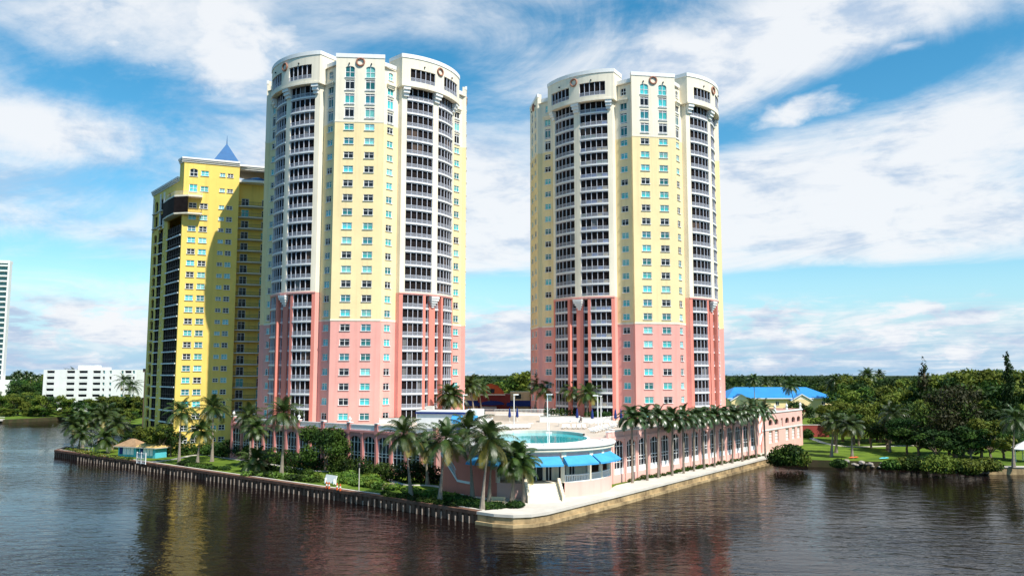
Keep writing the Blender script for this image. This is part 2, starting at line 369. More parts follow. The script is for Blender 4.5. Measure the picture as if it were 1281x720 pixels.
# windows: local x along the wall, -y outwards, z up, centre at origin
CACHE = {}
def window_meshes(w, h, style, tone):
    key = (round(w,2), round(h,2), style, tone)
    if key not in CACHE:
        g = MB()
        if style == 'strip':
            for z0, z1, k in ((-h/2, -h/2+h*.16, 'dark'), (-h/2+h*.16, h/2-h*.16, tone), (h/2-h*.16, h/2, 'dark')):
                g.poly(((-w/2,0,z0),(w/2,0,z0),(w/2,0,z1),(-w/2,0,z1)), k)
        else: g.poly(((-w/2,0,-h/2),(w/2,0,-h/2),(w/2,0,h/2),(-w/2,0,h/2)), tone)
        CACHE[key] = g.mesh('window_glass')
    fk = (round(w,2), round(h,2), style)
    if fk not in CACHE:
        f = MB(); t = .11; k = 'trim'
        f.box(-w/2, w/2, -.12, .03, h/2-t, h/2, k); f.box(-w/2-.08, w/2+.08, -.42, .03, -h/2, -h/2+t, k)
        f.box(-w/2, -w/2+t, -.12, .03, -h/2+t, h/2-t, k); f.box(w/2-t, w/2, -.12, .03, -h/2+t, h/2-t, k)
        f.box(-.05, .05, -.10, .02, -h/2+t, h/2-t, k)
        if style == 'strip':
            for z in (-h/2+h*.16, h/2-h*.16): f.box(-w/2+t, w/2-t, -.11, .02, z-.07, z+.07, k)
        if style == 'quad': f.box(-w/2+t, w/2-t, -.09, .02, -.05, .05, k)
        if style == 'sash': f.box(-w/2+t, w/2-t, -.08, .02, h*.16, h*.16+.06, k)
        CACHE[fk] = f.mesh('window_frame')
    return CACHE[key], CACHE[fk]
def window(parent, F, s, z, w, h, style='sash', tone='teal', depth=.22):
    g, f = window_meshes(w, h, style, tone); p = F(s, z, -depth)
    o = link('window', g, parent, at(*p, F.at(s))); link('window_frame', f, o, Matrix.Identity(4)); return o
def window_into(mb, F, s, z, w, h, style, tone, depth=.22):
    g, f = window_meshes(w, h, style, tone); T = at(*F(s,z,-depth), F.at(s))
    for me in (g, f):
        st = len(mb.v); mb.v += [tuple(T @ v.co) for v in me.vertices]
        keys = [next(k for k in K if K[k] == m) for m in me.materials]
        for p in me.polygons: mb.f.append(tuple(st+i for i in p.vertices)); mb.m.append(mb.mi(keys[p.material_index]))

# ------------------------------------------------------------------ the setting: water and ground
W = MB(); W.poly(((-9000,-400,0),(9000,-400,0),(9000,9000,0),(-9000,9000,0)), 'water')
tag(W.build('river_water'), kind='structure')
GZ = 1.5
LEFT = [(-110.5,202.5), (-79.2,176.8), (-48.7,151.2), (-33,138.2), (-19.3,126.8), (-4.5,113.2)]
CORNER = [(-2.2,111.3), (0.2,110.4), (2.4,110.9), (4.4,112.6)]
RIGHT = [(17.3,130.4), (38,159.5), (58.6,188.5)]
shore = LEFT+CORNER+RIGHT
bank = [(61,184), (64,181), (70,179.4), (77.6,177.4), (83,175.6), (89,171.5), (93,169.5), (95,167.6), (104,167.2), (125,166), (200,150), (600,120), (6000,100)]
back = [(-112.5,212), (-109,219), (-104,219.5), (-102,226), (-104,236), (-112,262), (-126,292), (-150,319), (-172,338), (-196,360), (-206,337), (-235,335), (-420,330), (-1200,330), (-6000,330)]
outline = shore+bank+[(6000,7000), (-6000,7000)]+back[::-1]
import bmesh
def ngon_prism(name, pts, z0, z1, key, side=None, parent=None):
    bm = bmesh.new(); vs_ = [bm.verts.new((p[0],p[1],z1)) for p in pts]
    es = [bm.edges.new((vs_[i], vs_[(i+1)%len(vs_)])) for i in range(len(vs_))]
    bmesh.ops.triangle_fill(bm, use_beauty=True, use_dissolve=False, edges=es)
    for f in bm.faces:
        if f.normal.z < 0: f.normal_flip()
    lo = [bm.verts.new((p[0],p[1],z0)) for p in pts]
    for i in range(len(pts)):
        j = (i+1)%len(pts); f = bm.faces.new((lo[i],lo[j],vs_[j],vs_[i])); f.material_index = 1
    me = bpy.data.meshes.new(name); bm.to_mesh(me); bm.free(); me.materials.append(K[key]); me.materials.append(K[side or key])
    return link(name, me, parent)
far = MB(); far.poly(((-6000,620,GZ+.5),(6000,620,GZ+.5),(6000,6990,GZ+.5),(-6000,6990,GZ+.5)), 'woodland'); tag(far.build('woodland_terrain'), kind='structure')
tag(ngon_prism('ground', outline, -1.0, GZ, 'grass', 'earth'), kind='structure')

def strip_path(name, pts, w, z, key):
    mb = MB(); l = []; r = []
    for i, p in enumerate(pts):
        a = Vector(pts[max(0,i-1)]); b = Vector(pts[min(len(pts)-1,i+1)]); d = (b-a).normalized(); n = Vector((-d.y, d.x))
        l.append(Vector(p)+n*w/2); r.append(Vector(p)-n*w/2)
    for i in range(len(pts)-1):
        mb.poly(((*l[i],z),(*r[i],z),(*r[i+1],z),(*l[i+1],z)), key)
        mb.poly(((*r[i],GZ-.05),(*r[i+1],GZ-.05),(*r[i+1],z),(*r[i],z)), key); mb.poly(((*l[i],GZ-.05),(*l[i+1],GZ-.05),(*l[i+1],z),(*l[i],z)), key)
    return tag(mb.build(name), kind='structure')
def smooth_pts(pts, n=6):
    out = []
    for i in range(len(pts)-1):
        p0, p1, p2, p3 = [Vector(pts[max(0,min(len(pts)-1,i+k))]) for k in (-1,0,1,2)]
        for j in range(n):
            t = j/n; out.append(tuple(.5*((2*p1)+(p2-p0)*t+(2*p0-5*p1+4*p2-p3)*t*t+(3*p1-p0-3*p2+p3)*t**3)))
    out.append(tuple(pts[-1])); return out

# promenade along the right waterfront and the terrace before the round building
prom = [(-4.2,113.6), (-2.1,111.9), (0.2,111.0), (2.2,111.5), (4.0,113.1), (17,131), (37.7,160.1), (58.3,189), (60,194), (66,208), (59,208), (52.8,188), (17.3,139.2), (14.5,131.5), (7.5,126.5), (-1,125.2), (-1.4,119.5), (1.6,117.2), (-1.2,115.4)]
tag(ngon_prism('promenade', prom, GZ-.05, GZ+.12, 'concrete'), kind='structure')
# garden bed soil strips and winding path in the left garden
strip_path('garden_path', smooth_pts([G(*p,1.6) for p in ((180,578),(215,574),(250,568),(290,573),(340,580),(395,588),(430,588),(470,590),(500,604),(545,607),(590,619),(640,628))]), 1.1, GZ+.06, 'concrete')
strip_path('park_path', smooth_pts([G(*p,1.6) for p in ((1012,546),(1030,553),(1052,557),(1080,558),(1120,557),(1180,556))]), 1.6, GZ+.06, 'concrete')

# ------------------------------------------------------------------ seawalls
def offset_line(pts, d):
    out = []
    for i, p in enumerate(pts):
        a = Vector(pts[max(0,i-1)]); b = Vector(pts[min(len(pts)-1,i+1)]); t = (b-a).normalized()
        out.append((p[0]+t.y*d, p[1]-t.x*d))
    return out
def band(mb, pts, o0, o1, z0, z1, key):
    a, b = offset_line(pts, o0), offset_line(pts, o1)
    for i in range(len(pts)-1):
        mb.poly(((*b[i],z0),(*b[i+1],z0),(*b[i+1],z1),(*b[i],z1)), key)
        mb.poly(((*a[i],z1),(*a[i+1],z1),(*b[i+1],z1),(*b[i],z1)), key)
        mb.poly(((*a[i],z0),(*a[i+1],z0),(*b[i+1],z0),(*b[i],z0)), key)
        mb.poly(((*a[i],z0),(*a[i+1],z0),(*a[i+1],z1),(*a[i],z1)), key)
    for i in (0, len(pts)-1): mb.poly(((*a[i],z0),(*b[i],z0),(*b[i],z1),(*a[i],z1)), key)
lw = thing('seawall', 'dark brown sheet pile seawall with pale piles below the garden with coconut palms', 'seawall', (0,0,0))
lp = [(-112.5,212)]+LEFT
m = MB(); band(m, lp, 0, .12, -1, GZ-.1, 'pile')
# corrugation of the sheet piling
def walk(pts, stepm):
    out = []; carry = 0
    for a, b in zip(pts, pts[1:]):
        a, b = Vector(a), Vector(b); L_ = (b-a).length; t = carry
        while t < L_: out.append((a+(b-a)*t/L_, (b-a).normalized())); t += stepm
        carry = t-L_
    return out
for p, d in walk(lp, 1.1):
    m.box(-.28, .28, -.30, -.1, -1, GZ-.15, 'pile', Matrix.Translation((p.x,p.y,0)) @ Matrix.Rotation(atan2(d.y,d.x),4,'Z'))
m.build('sheet_piling', lw)
m = MB(); band(m, lp, -.7, .42, GZ-.28, GZ+.17, 'pile'); m.build('wall_cap', lw)
m = MB(); band(m, lp[1:], -1.2, -.72, GZ-.1, GZ+.19, 'concrete'); m.build('kerb', lw)
for i, (p, d) in enumerate(walk(LEFT, 1.36)):
    if i < 10 or i > 108: continue
    n = Vector((d.y, -d.x)); q = p+n*.52
    if rng.random() < .06: continue
    q = q+d*rng.uniform(-.12,.12)+n*rng.uniform(-.06,.1); m = MB(); h = rng.uniform(.55, 1.12); m.tube([(q.x,q.y,-1.2),(q.x,q.y,h)], [.12,.11], 'pilewhite', 6); m.build('pile', lw)
rw = thing('seawall', 'ochre stained concrete seawall edging the pale promenade by the royal palms', 'seawall', (0,0,0))
rp = LEFT[-1:]+CORNER+RIGHT+[(60.6,193)]
m = MB(); band(m, rp, 0, .2, -1, GZ-.2, 'oldcon'); m.build('wall_face', rw)
m = MB(); band(m, rp, -.6, .38, GZ-.22, GZ+.15, 'concrete'); m.build('wall_cap', rw)
m = MB(); band(m, rp, .2, .7, -1, .42, 'oldcon'); m.build('footing', rw)
pw = thing('seawall', 'low pale concrete seawall at the park bank near the white gazebo', 'seawall', (0,0,0))
m = MB(); band(m, bank[7:11], 0, .3, -1, GZ-.1, 'oldcon'); m.build('wall_face', pw)
m = MB(); band(m, bank[7:11], -.6, .45, GZ-.12, GZ+.12, 'concrete'); m.build('wall_cap', pw)
fw = thing('seawall', 'far low white dock wall across the river before the white apartment block', 'seawall', (0,0,0))
fpts = [(-420,330.0), (-235,334.8), (-206,336.8), (-196,359.5), (-172,338)]
m = MB(); band(m, fpts[:3], -1.5, .6, 1.0, GZ+.3, 'concrete'); m.build('dock_deck', fw)
m = MB(); band(m, fpts[:3], -1.6, -1.45, GZ+.9, GZ+1.0, 'white'); m.build('dock_rail', fw)
for i in range(12):
    x = -300+i*8; y = 330+(x+420)*.0259-.5
    m = MB(); m.tube([(x,y,-1),(x,y,1.1)], [.25,.25], 'pilewhite', 6); m.build('pile', fw)

# ------------------------------------------------------------------ the twin towers
FH = 3.173; ZD = 9.3; RC = 24.3; BAYR = 16.25; BAYA = math.asin(8.5/16.25); YC = -7.61
Z_PINK, Z_CREAM, Z_BAYPINK, Z_CAP0, Z_CAP1 = 22.15, 66.2, 28.55, 75.55, 82.9
def zone(z): return 'pink' if z < Z_PINK else ('yellow' if z < Z_CREAM else 'cream')
def zone_l(z): return 'pink' if z < Z_PINK else ('yellow' if z < Z_CREAM else 'cream')
SH = {}
def bay_shared():
    F = arcF(0, YC, BAYR, 0.0); H = BAYR*BAYA   # s measured from the bay's middle
    for sg in (-1, 1):
        def seg(a, b): return (a, b) if sg > 0 else (-b, -a)
        for kind in ('high', 'low', 'ground', 'cap'):
            if kind == 'high': spans = [(.85, 7.75, 5, 0.0)]
            elif kind == 'cap': spans = [(1.35, 7.35, 5, 1.2)]
            else: spans = [(3.2, 8.15, 4, 0.0), (.95, 2.5, 1, -.9)]
            sl = MB(); ra = MB(); sc = MB()
            for a, b, n, off in spans:
                s0, s1 = seg(a, b); o = off
                if kind != 'cap': slab(sl, F, s0, s1, -.26, .05, o-1.6, o+.06, 'white', .8)
                if kind != 'ground': railing(ra, F, s0+.02, s1-.02, .10 if kind != 'cap' else .05, .92, o-.03)
                top = FH-.32
                if kind == 'cap': top = 3.4
                sheet(sc, F, s0, s1, .06, top, o-.42, 'screen', .8)
                for i in range(n+1):
                    s = s0+(s1-s0)*i/n
                    slab(sc, F, s-.055, s+.055, .06, top, o-.34, o-.16, 'rail')
                slab(sc, F, s0, s1, top-.12, top, o-.36, o-.14, 'rail')
            SH[kind, sg] = (sl.mesh('balcony') if sl.v else None, ra.mesh('railing') if ra.v else None, sc.mesh('screen'))
bay_shared()
def torus(mb, key, R=.95, r=.2, T=None, n=18, k=6):
    st = len(mb.v); kk = mb.mi(key)
    for i in range(n):
        a = 2*pi*i/n
        for j in range(k):
            b = 2*pi*j/k; p = Vector(((R+r*cos(b))*cos(a), r*sin(b), (R+r*cos(b))*sin(a))); mb.v.append(tuple(T @ p) if T else tuple(p))
    for i in range(n):
        for j in range(k): mb.f.append((st+i*k+j, st+((i+1)%n)*k+j, st+((i+1)%n)*k+(j+1)%k, st+i*k+(j+1)%k)); mb.m.append(kk)

def tone_of(r, p):
    if r.random() > p: return 'dark'
    q = r.random(); return 'teal' if q < .55 else ('teal_dark' if q < .8 else 'teal_pale')
def tower(label, cx, cy, rz, seed):
    r = random.Random(seed)
    T = thing('apartment_tower', label, 'apartment tower', (cx, cy, ZD), rz, 'twin round bayed apartment towers')
    wl = MB(); rows = [1.55+FH*i for i in range(25)]; tr = MB()
    frames = []
    def RZ(a): return Matrix.Rotation(a, 4, 'Z')
    # corner panels (four) and flanks (eight)
    rest = MB()
    for q in range(4):
        R4 = RZ(q*pi/2)
        def P(x, y): v = R4 @ Vector((x, y, 0)); return (v.x, v.y)
        a, b = P(-5.35, -RC), P(5.35, -RC); F = flatF(a, (b[0]-a[0], b[1]-a[1]))
        holes = []; wins = []
        if q != 2:
            for i, z in enumerate(rows):
                for s in (3.1, 7.6):
                    w, h, st = (2.15, 1.55, 'sash') if i < 21 else (2.1, 2.55, 'strip')
                    zc = z if i < 21 else z+.05
                    if i == 24: zc = z-.1; st = 'quad'; h = 2.7
                    holes.append((s-w/2, s+w/2, zc-h/2, zc+h/2, .55 if i == 24 else 0)); wins.append((s, zc, w, h, st))
        wall(wl, F, 0, 10.7, 0, 81.65, holes, zone, .25, bands=(Z_PINK, Z_CREAM))
        for (s, zc, w, h, st) in wins:
            tone = tone_of(r, .68 if zc > Z_PINK else .55)
            if q == 0: window(T, F, s, zc, w, h, st, tone)
            elif q == 3 or q == 1: window_into(rest, F, s, zc, w, h, st, tone)
        # string courses, coping, ring emblem
        for nm, a_ in (('string_course', (-.08, 10.78, Z_PINK-.12, Z_PINK+.28, -.05, .09, 'cream', 20)), ('coping', (-.08, 10.78, 80.9, 81.8, -.4, .12, 'white', 20)), ('string_course', (-.05, 10.75, Z_CREAM-.1, Z_CREAM+.16, -.05, .07, 'cream', 20))):
            tr = MB(); slab(tr, F, *a_); tr.build(nm, T)
        if q != 2:
            mm = MB(); torus(mm, 'rosette', .85, .2); mm.build('ring_emblem', T, at(*F(5.35, 79.9, .16), F.at(0)))
            for sx in (2.9, 7.8):
                mm = MB(); mm.box(-.12, .12, -.3, 0, -.15, .15, 'frame_dark'); mm.build('wall_lamp', T, at(*F(sx, 79.5, 0), F.at(0)))
        # panel side returns
        for sx in (-1, 1):
            p0, p1 = P(sx*5.35, -RC), P(sx*5.35, -RC+1.0)
            for za, zb in ((0, Z_PINK), (Z_PINK, Z_CREAM), (Z_CREAM, 81.65)): wl.poly(((*p0,za),(*p1,za),(*p1,zb),(*p0,zb)), zone((za+zb)/2))
        # flanks
        for sx in (-1, 1):
            p = P(sx*5.35, -(RC-1)); d = R4 @ Vector((sx*.7071, .7071, 0)); e = (p[0]+d.x*4.2, p[1]+d.y*4.2)
            F2 = flatF(p, (d.x, d.y)) if sx > 0 else flatF(e, (-d.x, -d.y))
            sc = 1.85 if sx > 0 else 4.2-1.85
            vis = (q == 0) or (q == 1 and sx < 0) or (q == 3 and sx > 0)
            holes = []; wins = []
            if vis:
                for i, z in enumerate(rows):
                    w, h, st, zc, ar = 1.8, 1.55, 'sash', z, 0
                    if 21 <= i < 24: h, st = 2.75, 'strip'; zc = z-.35
                    if i == 23: ar = .5
                    if i == 24: h, st, ar, w = 1.9, 'quad', .5, 1.4; zc = z-.2
                    holes.append((sc-w/2, sc+w/2, zc-h/2, zc+h/2, ar)); wins.append((sc, zc, w, h, st))
            wall(wl, F2, 0, 4.2, 0, 80.3, holes, zone, .25, bands=(Z_PINK, Z_CREAM))
            tr = MB(); slab(tr, F2, 0, 4.2, 79.6, 80.45, -.4, .1, 'white', 20); tr.build('coping', T); tr = MB(); slab(tr, F2, 0, 4.2, Z_PINK-.12, Z_PINK+.28, -.05, .08, 'cream', 20); tr.build('string_course', T)
            for (s, zc, w, h, st) in wins:
                tone = tone_of(r, .62)
                if q == 0: window(T, F2, s, zc, w, h, st, tone)
                else: window_into(rest, F2, s, zc, w, h, st, tone)
            if vis:      # little balconet under the top window
                mm = MB(); slab(mm, F2, sc-1.25, sc+1.25, 75.35, 75.65, 0, .62, 'cream', 9); slab(mm, F2, sc-1.05, sc+1.05, 75.0, 75.35, 0, .38, 'cream', 9); slab(mm, F2, sc-.9, sc+.9, 74.65, 75.0, 0, .2, 'cream', 9)
                mm.build('balconet', T)
    # four bays
    for q in range(4):
        ang = pi/4+q*pi/2; R4 = RZ(ang); front = q in (0, 3)    # right-front and left-front
        base = arcF(0, YC, BAYR, 0.0)
        def F(s, z, out=0.0, R4=R4): v = R4 @ Vector(base(s, z, out)); return (v.x, v.y, v.z)
        F.at = lambda s, ang=ang: ang+s/BAYR
        H = BAYR*BAYA
        b = MB()
        hi = [(.85, 7.75, Z_BAYPINK+.35, Z_CAP0), (-7.75, -.85, Z_BAYPINK+.35, Z_CAP0)] if front else []
        lo = [(3.2, 8.15, 0, Z_BAYPINK-.35), (-8.15, -3.2, 0, Z_BAYPINK-.35), (-2.5, 2.5, 0, Z_BAYPINK-.35)] if front else []
        if front:
            wall(b, F, -H, H, Z_BAYPINK, Z_CAP0, hi, 'cream', .55, .8)
            wall(b, F, -H, H, 0, Z_BAYPINK, lo, 'baypink_shade', .55, .8)
            # pink columns: recessed centre pier and the deep sides of the inner piers, their shade painted in
            for sg in (-1, 1):
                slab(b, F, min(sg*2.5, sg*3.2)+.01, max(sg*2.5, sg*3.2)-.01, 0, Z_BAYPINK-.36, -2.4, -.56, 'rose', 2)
            slab(b, F, -.95, .95, 0, Z_BAYPINK-.4, -1.8, -.62, 'baypink_shade', .8)
            slab(b, F, -H, H, Z_BAYPINK-.18, Z_BAYPINK+.12, 0, .12, 'pink', .8)
            sheet(b, F, -2.6, 2.6, 0, Z_BAYPINK-.3, -2.2, 'screen', .8)
        else:
            wall(b, F, -H, H, 0, Z_BAYPINK, [], 'pink', .5, 2); wall(b, F, -H, H, Z_BAYPINK, Z_CAP0, [], 'cream', .5, 2)
        for sg in (-1, 1):   # end returns
            p0, p1 = F(sg*H, 0), R4 @ Vector((sg*8.5, -19.5, 0))
            wl.poly(((p0[0],p0[1],0),(p1.x,p1.y,0),(p1.x,p1.y,Z_BAYPINK),(p0[0],p0[1],Z_BAYPINK)), 'pink')
            wl.poly(((p0[0],p0[1],Z_BAYPINK),(p1.x,p1.y,Z_BAYPINK),(p1.x,p1.y,Z_CAP0),(p0[0],p0[1],Z_CAP0)), 'cream')
        b.build('bay_wall', T)
        # crown storey projecting over the bay
        c = MB(); O = 1.2; F3 = lambda s, z, out=0.0, F=F: F(s, z, out+O)
        H3 = H*1.03
        ch = [(1.35, 7.35, Z_CAP0+1.25, Z_CAP0+4.5), (-7.35, -1.35, Z_CAP0+1.25, Z_CAP0+4.2)] if front else []
        wall(c, F3, -H3, H3, Z_CAP0, Z_CAP1, ch, 'cream', .5, .8)
        n = 20; arc_ = [F3(-H3+2*H3*i/n, 0) for i in range(n+1)]
        inn = [R4 @ Vector((8.9, -17.5, 0)), R4 @ Vector((-8.9, -17.5, 0))]
        for za in (Z_CAP0, Z_CAP1-.9):
            c.poly([(p[0],p[1],za) for p in arc_]+[(p.x,p.y,za) for p in inn], 'cream')
        for e, i_ in ((arc_[0], inn[1]), (arc_[-1], inn[0])):
            c.poly(((e[0],e[1],Z_CAP0),(i_.x,i_.y,Z_CAP0),(i_.x,i_.y,Z_CAP1),(e[0],e[1],Z_CAP1)), 'cream')
        c.poly(((inn[0].x,inn[0].y,Z_CAP0),(inn[1].x,inn[1].y,Z_CAP0),(inn[1].x,inn[1].y,Z_CAP1),(inn[0].x,inn[0].y,Z_CAP1)), 'cream')
        cw = c.build('crown_wall', T)
        cc = MB(); slab(cc, F3, -H3-.05, H3+.05, Z_CAP1-.75, Z_CAP1+.15, -.5, .14, 'white', .8)
        for e, i_ in ((arc_[0], inn[1]), (arc_[-1], inn[0])):
            d = Vector((i_.x-e[0], i_.y-e[1])); FF = flatF((e[0], e[1]), (d.x, d.y)); slab(cc, FF, 0, d.length, Z_CAP1-.72, Z_CAP1+.14, -.15, .15, 'white', 20)
        cc.build('coping', cw)
        if front:
            slab_b = MB(); slab(slab_b, F3, -H3, H3, Z_CAP0-.02, Z_CAP0+.42, -.05, .12, 'cream', .8); slab_b.build('string_course', cw)
            mm = MB(); torus(mm, 'rosette', .85, .2); mm.build('ring_emblem', cw, at(*F3(0, Z_CAP0+5.1, .16), F.at(0)))
            for sx in (-4.2, 4.2):
                mm = MB(); mm.box(-.12, .12, -.3, 0, -.15, .15, 'frame_dark'); mm.build('wall_lamp', cw, at(*F3(sx, Z_CAP0+5.0, 0), F.at(sx)))
            for s in (-8.0, 0, 8.0):         # brackets below the crown
                mm = MB(); w = 1.0 if s == 0 else .75
                slab(mm, F, s-w, s+w, Z_CAP0-.7, Z_CAP0-.03, 0, 1.15, 'white', 2); slab(mm, F, s-w*.9, s+w*.9, Z_CAP0-1.4, Z_CAP0-.7, 0, .85, 'white', 2)
                slab(mm, F, s-w*.75, s+w*.75, Z_CAP0-2.1, Z_CAP0-1.4, 0, .45, 'white', 2); mm.build('bracket', T)
            mm = MB()
            for k_, (w, o) in enumerate(((1.2, .55), (1.1, .42), (.9, .18), (.65, -.1), (.4, -.35))):
                slab(mm, F, -w, w, Z_BAYPINK-.55-.5*(k_+1)+.12, Z_BAYPINK-.55-.5*k_+.12, -.6, o, 'white', 1)
            mm.build('bracket', T)
            for sg in (-1, 1):
                for i in range(24):
                    zf = FH*i; kind = 'ground' if i == 0 else ('low' if zf < Z_BAYPINK-1 else 'high')
                    me = SH[kind, sg]; o = link('balcony', me[0], T, Matrix.Translation((0,0,zf)) @ R4)
                    if me[1]: link('railing', me[1], o)
                    link('screen', me[2], o)
                    if i > 0 and r.random() < .22:      # drawn blinds or shutters behind a pane or two
                        a, b_, nn = (3.3, 8.05, 4) if kind == 'low' else (.95, 7.65, 5); k0 = r.randrange(nn); k1 = min(nn, k0+r.choice([1,1,2])); u_, v_ = a+(b_-a)*k0/nn, a+(b_-a)*k1/nn
                        if sg < 0: u_, v_ = -v_, -u_
                        sb = MB(); sheet(sb, base, u_+.1, v_-.1, .9 if r.random() < .5 else .1, FH-.4, -.40, r.choice(['blind_brown','blind_grey','blind_brown']), .8); sb.build('blind', o)
                    if seed == 8 and q == 3 and sg == 1 and i > 0:
                        a, b_ = (3.3, 8.05) if kind == 'low' else (.95, 7.65); nn = 4 if kind == 'low' else 5
                        for k_ in range(nn):
                            if r.random() < .55:
                                pn = MB(); s0_ = a+(b_-a)*k_/nn; slab(pn, base, s0_+.12, s0_+(b_-a)/nn-.12, .14, .9, -.16, -.12, r.choice(['panel_blue','panel_ochre','panel_green','panel_blue']), 2); pn.build('railing_panel', o)
                me = SH['cap', sg]; o = link('balcony', me[2], T, Matrix.Translation((0,0,Z_CAP0+1.2)) @ R4)
                link('railing', me[1], o)
    wl.build('wall', T)
    tag(rest.build('window', T), kind='stuff')
    # main roof behind the parapets
    pts = []
    for q in range(4):
        for x, y in ((-5.3,-RC+.05), (5.3,-RC+.05), (8.3,-RC+4), ):
            v = RZ(q*pi/2) @ Vector((x,y,0)); pts.append((v.x,v.y))
    rf = MB(); rf.poly([(p[0],p[1],79.2) for p in pts], 'concrete'); rf.prism([(-6,-5),(6,-5),(6,5),(-6,5)], 79.2, 82.4, 'cream'); rf.build('roof', T)
    return T
K['rosette'] = mat('bronze_rosette', (.36, .16, .10), .6, .2, 1)
tower('cream, yellow and pink apartment tower, the nearer of the two, beside the yellow building', -36.0, 202.2, radians(5), 3)
tower('cream, yellow and pink apartment tower behind the row of royal palms', 29.7, 213.5, radians(9), 8)

# ------------------------------------------------------------------ the yellow building
def yellow_building():
    r = random.Random(5)
    A = Vector((-84.5, 208)); fd = Vector((.92, .39)).normalized(); ld = Vector((-.627, .779))
    T = thing('yellow_apartment_building', 'lemon yellow apartment building with blue spire and black screened balconies', 'apartment building', (A.x, A.y, 1.5))
    z0 = 0; row = [1.94+2.98*i for i in range(20)]+[61.6, 66.1, 70.2]; top = 73.4
    wl = MB(); FF = flatF((0,0), fd); W_ = 13.6
    holes = []; wins = []
    for i, z in enumerate(row):
        for s, w, h in ((2.35, 1.95, 1.45), (5.05, 1.95, 1.45), (9.4, 1.35, 1.05), (11.35, 1.5, 1.35)):
            if i in (20, 21): z = row[i]
            if i == 21 and s == 2.35: h = 2.1
            if i == 22 and s == 2.35: h = 2.1
            if i >= 20 and s > 9: h = 1.1
            holes.append((s-w/2, s+w/2, z-h/2, z+h/2, .5 if (i == 22 and s == 2.35) else 0)); wins.append((s, z, w, h))
    wall(wl, FF, 0, W_, z0, top, holes, 'lemon', .25)
    for s, z, w, h in wins: window(T, FF, s, z, w, h, 'quad', tone_of(r, .58))
    # left receding face, its tall part a little lower
    PL = [(0,0), (ld.x*27, ld.y*27)]
    FL = flatF((ld.x*27, ld.y*27), (-ld.x, -ld.y)); L_ = 27; tl = 69.0
    def sl(s): return L_-s     # s measured from the corner A
    floors = [2.98*i for i in range(20)]
    holes = [(sl(12.3), sl(.6), .2, 59.0)]; 
    for z in row[:19]:
        holes.append((sl(15.4), sl(14.5), z-.6, z+.6)); holes.append((sl(24.9), sl(21.9), z-1.25, z+1.1, .7))
    holes.append((sl(20.4), sl(16.3), .2, 57.6)); 
    for z, h in ((60.2, 3.4), (64.4, 3.4)):
        holes += [(sl(20.4), sl(16.3), z-h/2, z+h/2, .9 if z > 62 else 0), (sl(24.9), sl(21.9), z-h/2, z+h/2, .9 if z > 62 else 0)]
    holes += [(sl(12.6), sl(10.8), 62.6, 66.6)]
    wall(wl, FL, 0, L_, 0, tl, holes, 'lemon', .5)
    # side and rear, recess walls on the right
    B = FF(W_, 0); rd = Vector((fd.y*-1, fd.x)); R1 = (B[0]+rd.x*2.6, B[1]+rd.y*2.6); R2 = (R1[0]+fd.x*10, R1[1]+fd.y*10)
    bk = (ld.x*27+8, ld.y*27+16); bk2 = (R2[0]-2, R2[1]+22)
    FR = flatF(R1, fd); dh = []; dw = []
    for i in range(22):
        zf = 2.98*i
        for s, w in ((1.9, 1.9), (7.0, 1.7)): dh.append((s-w/2, s+w/2, zf+.15, zf+2.35)); dw.append((s, zf+1.25, w, 2.2))
    wall(wl, FR, 0, 10, 0, 69.5, dh, 'lemon', .25)
    wl.poly(((B[0],B[1],0),(*R1,0),(*R1,top),(B[0],B[1],top)), 'lemon')
    for p, q_, h in ((R2, bk2, top), (bk2, bk, top), (bk, PL[1], tl)): wl.poly(((*p,0),(*q_,0),(*q_,h),(*p,h)), 'lemon')
    # step between the tall front block and the lower left wing
    st = (ld.x*3.5, ld.y*3.5)
    wl.poly(((st[0]+5,st[1]+9,tl-1),(*st,tl-1),(*st,top),(st[0]+5,st[1]+9,top)), 'lemon')
    wl.build('wall', T)
    hi = MB(); F9 = flatF((ld.x*3.5, ld.y*3.5), (-ld.x, -ld.y)); wall(hi, F9, 0, 3.5, tl, top, [], 'lemon', .3); hi.build('parapet_wall', T)
    for s, z, w, h in dw: 
        g, f = window_meshes(w, h, 'sash', 'teal' if r.random() < .5 else 'dark'); o = link('balcony_door', g, T, at(*FR(s,z,-.2), FR.at(s))); link('door_frame', f, o)
    # black screened balconies on the left face, floor by floor
    def lanai(a, b, zf, zt, div):
        o = MB(); slab(o, FL, sl(b), sl(a), zf-.18, zf+.12, -.5, .28, 'white', 20); ob = o.build('balcony', T)
        s = MB(); s.poly((FL(sl(b),zf,-.3),FL(sl(a),zf,-.3),FL(sl(a),zt,-.3),FL(sl(b),zt,-.3)), 'screen')
        for k in range(div+1):
            q = sl(b)+(b-a)*k/div; slab(s, FL, q-.06, q+.06, zf, zt, -.29, -.15, 'frame_dark', 20)
        slab(s, FL, sl(b), sl(a), zf+1.05, zf+1.15, -.29, -.13, 'frame_dark', 20); s.build('screen', ob)
    for i in range(19):
        lanai(.6, 12.3, 2.98*i+.25, 2.98*i+3.2, 6)
    for i in range(19): lanai(16.3, 20.4, 2.98*i+.25, 2.98*i+3.2, 2)
    ar = MB()
    for i, z in enumerate(row[:19]):
        g = MB(); g.poly((FL(sl(24.9),z-1.25,-.4),FL(sl(21.9),z-1.25,-.4),FL(sl(21.9),z+1.1,-.4),FL(sl(24.9),z+1.1,-.4)), 'screen'); slab(g, FL, sl(24.9)-.1, sl(21.9)+.1, z-1.4, z-1.26, -.1, .15, 'white', 20); g.build('arched_opening', T)
        g, f = window_meshes(.9, 1.2, 'sash', 'dark'); o = link('window', g, T, at(*FL(sl(14.95), z, -.3), FL.at(0))); link('window_frame', f, o)
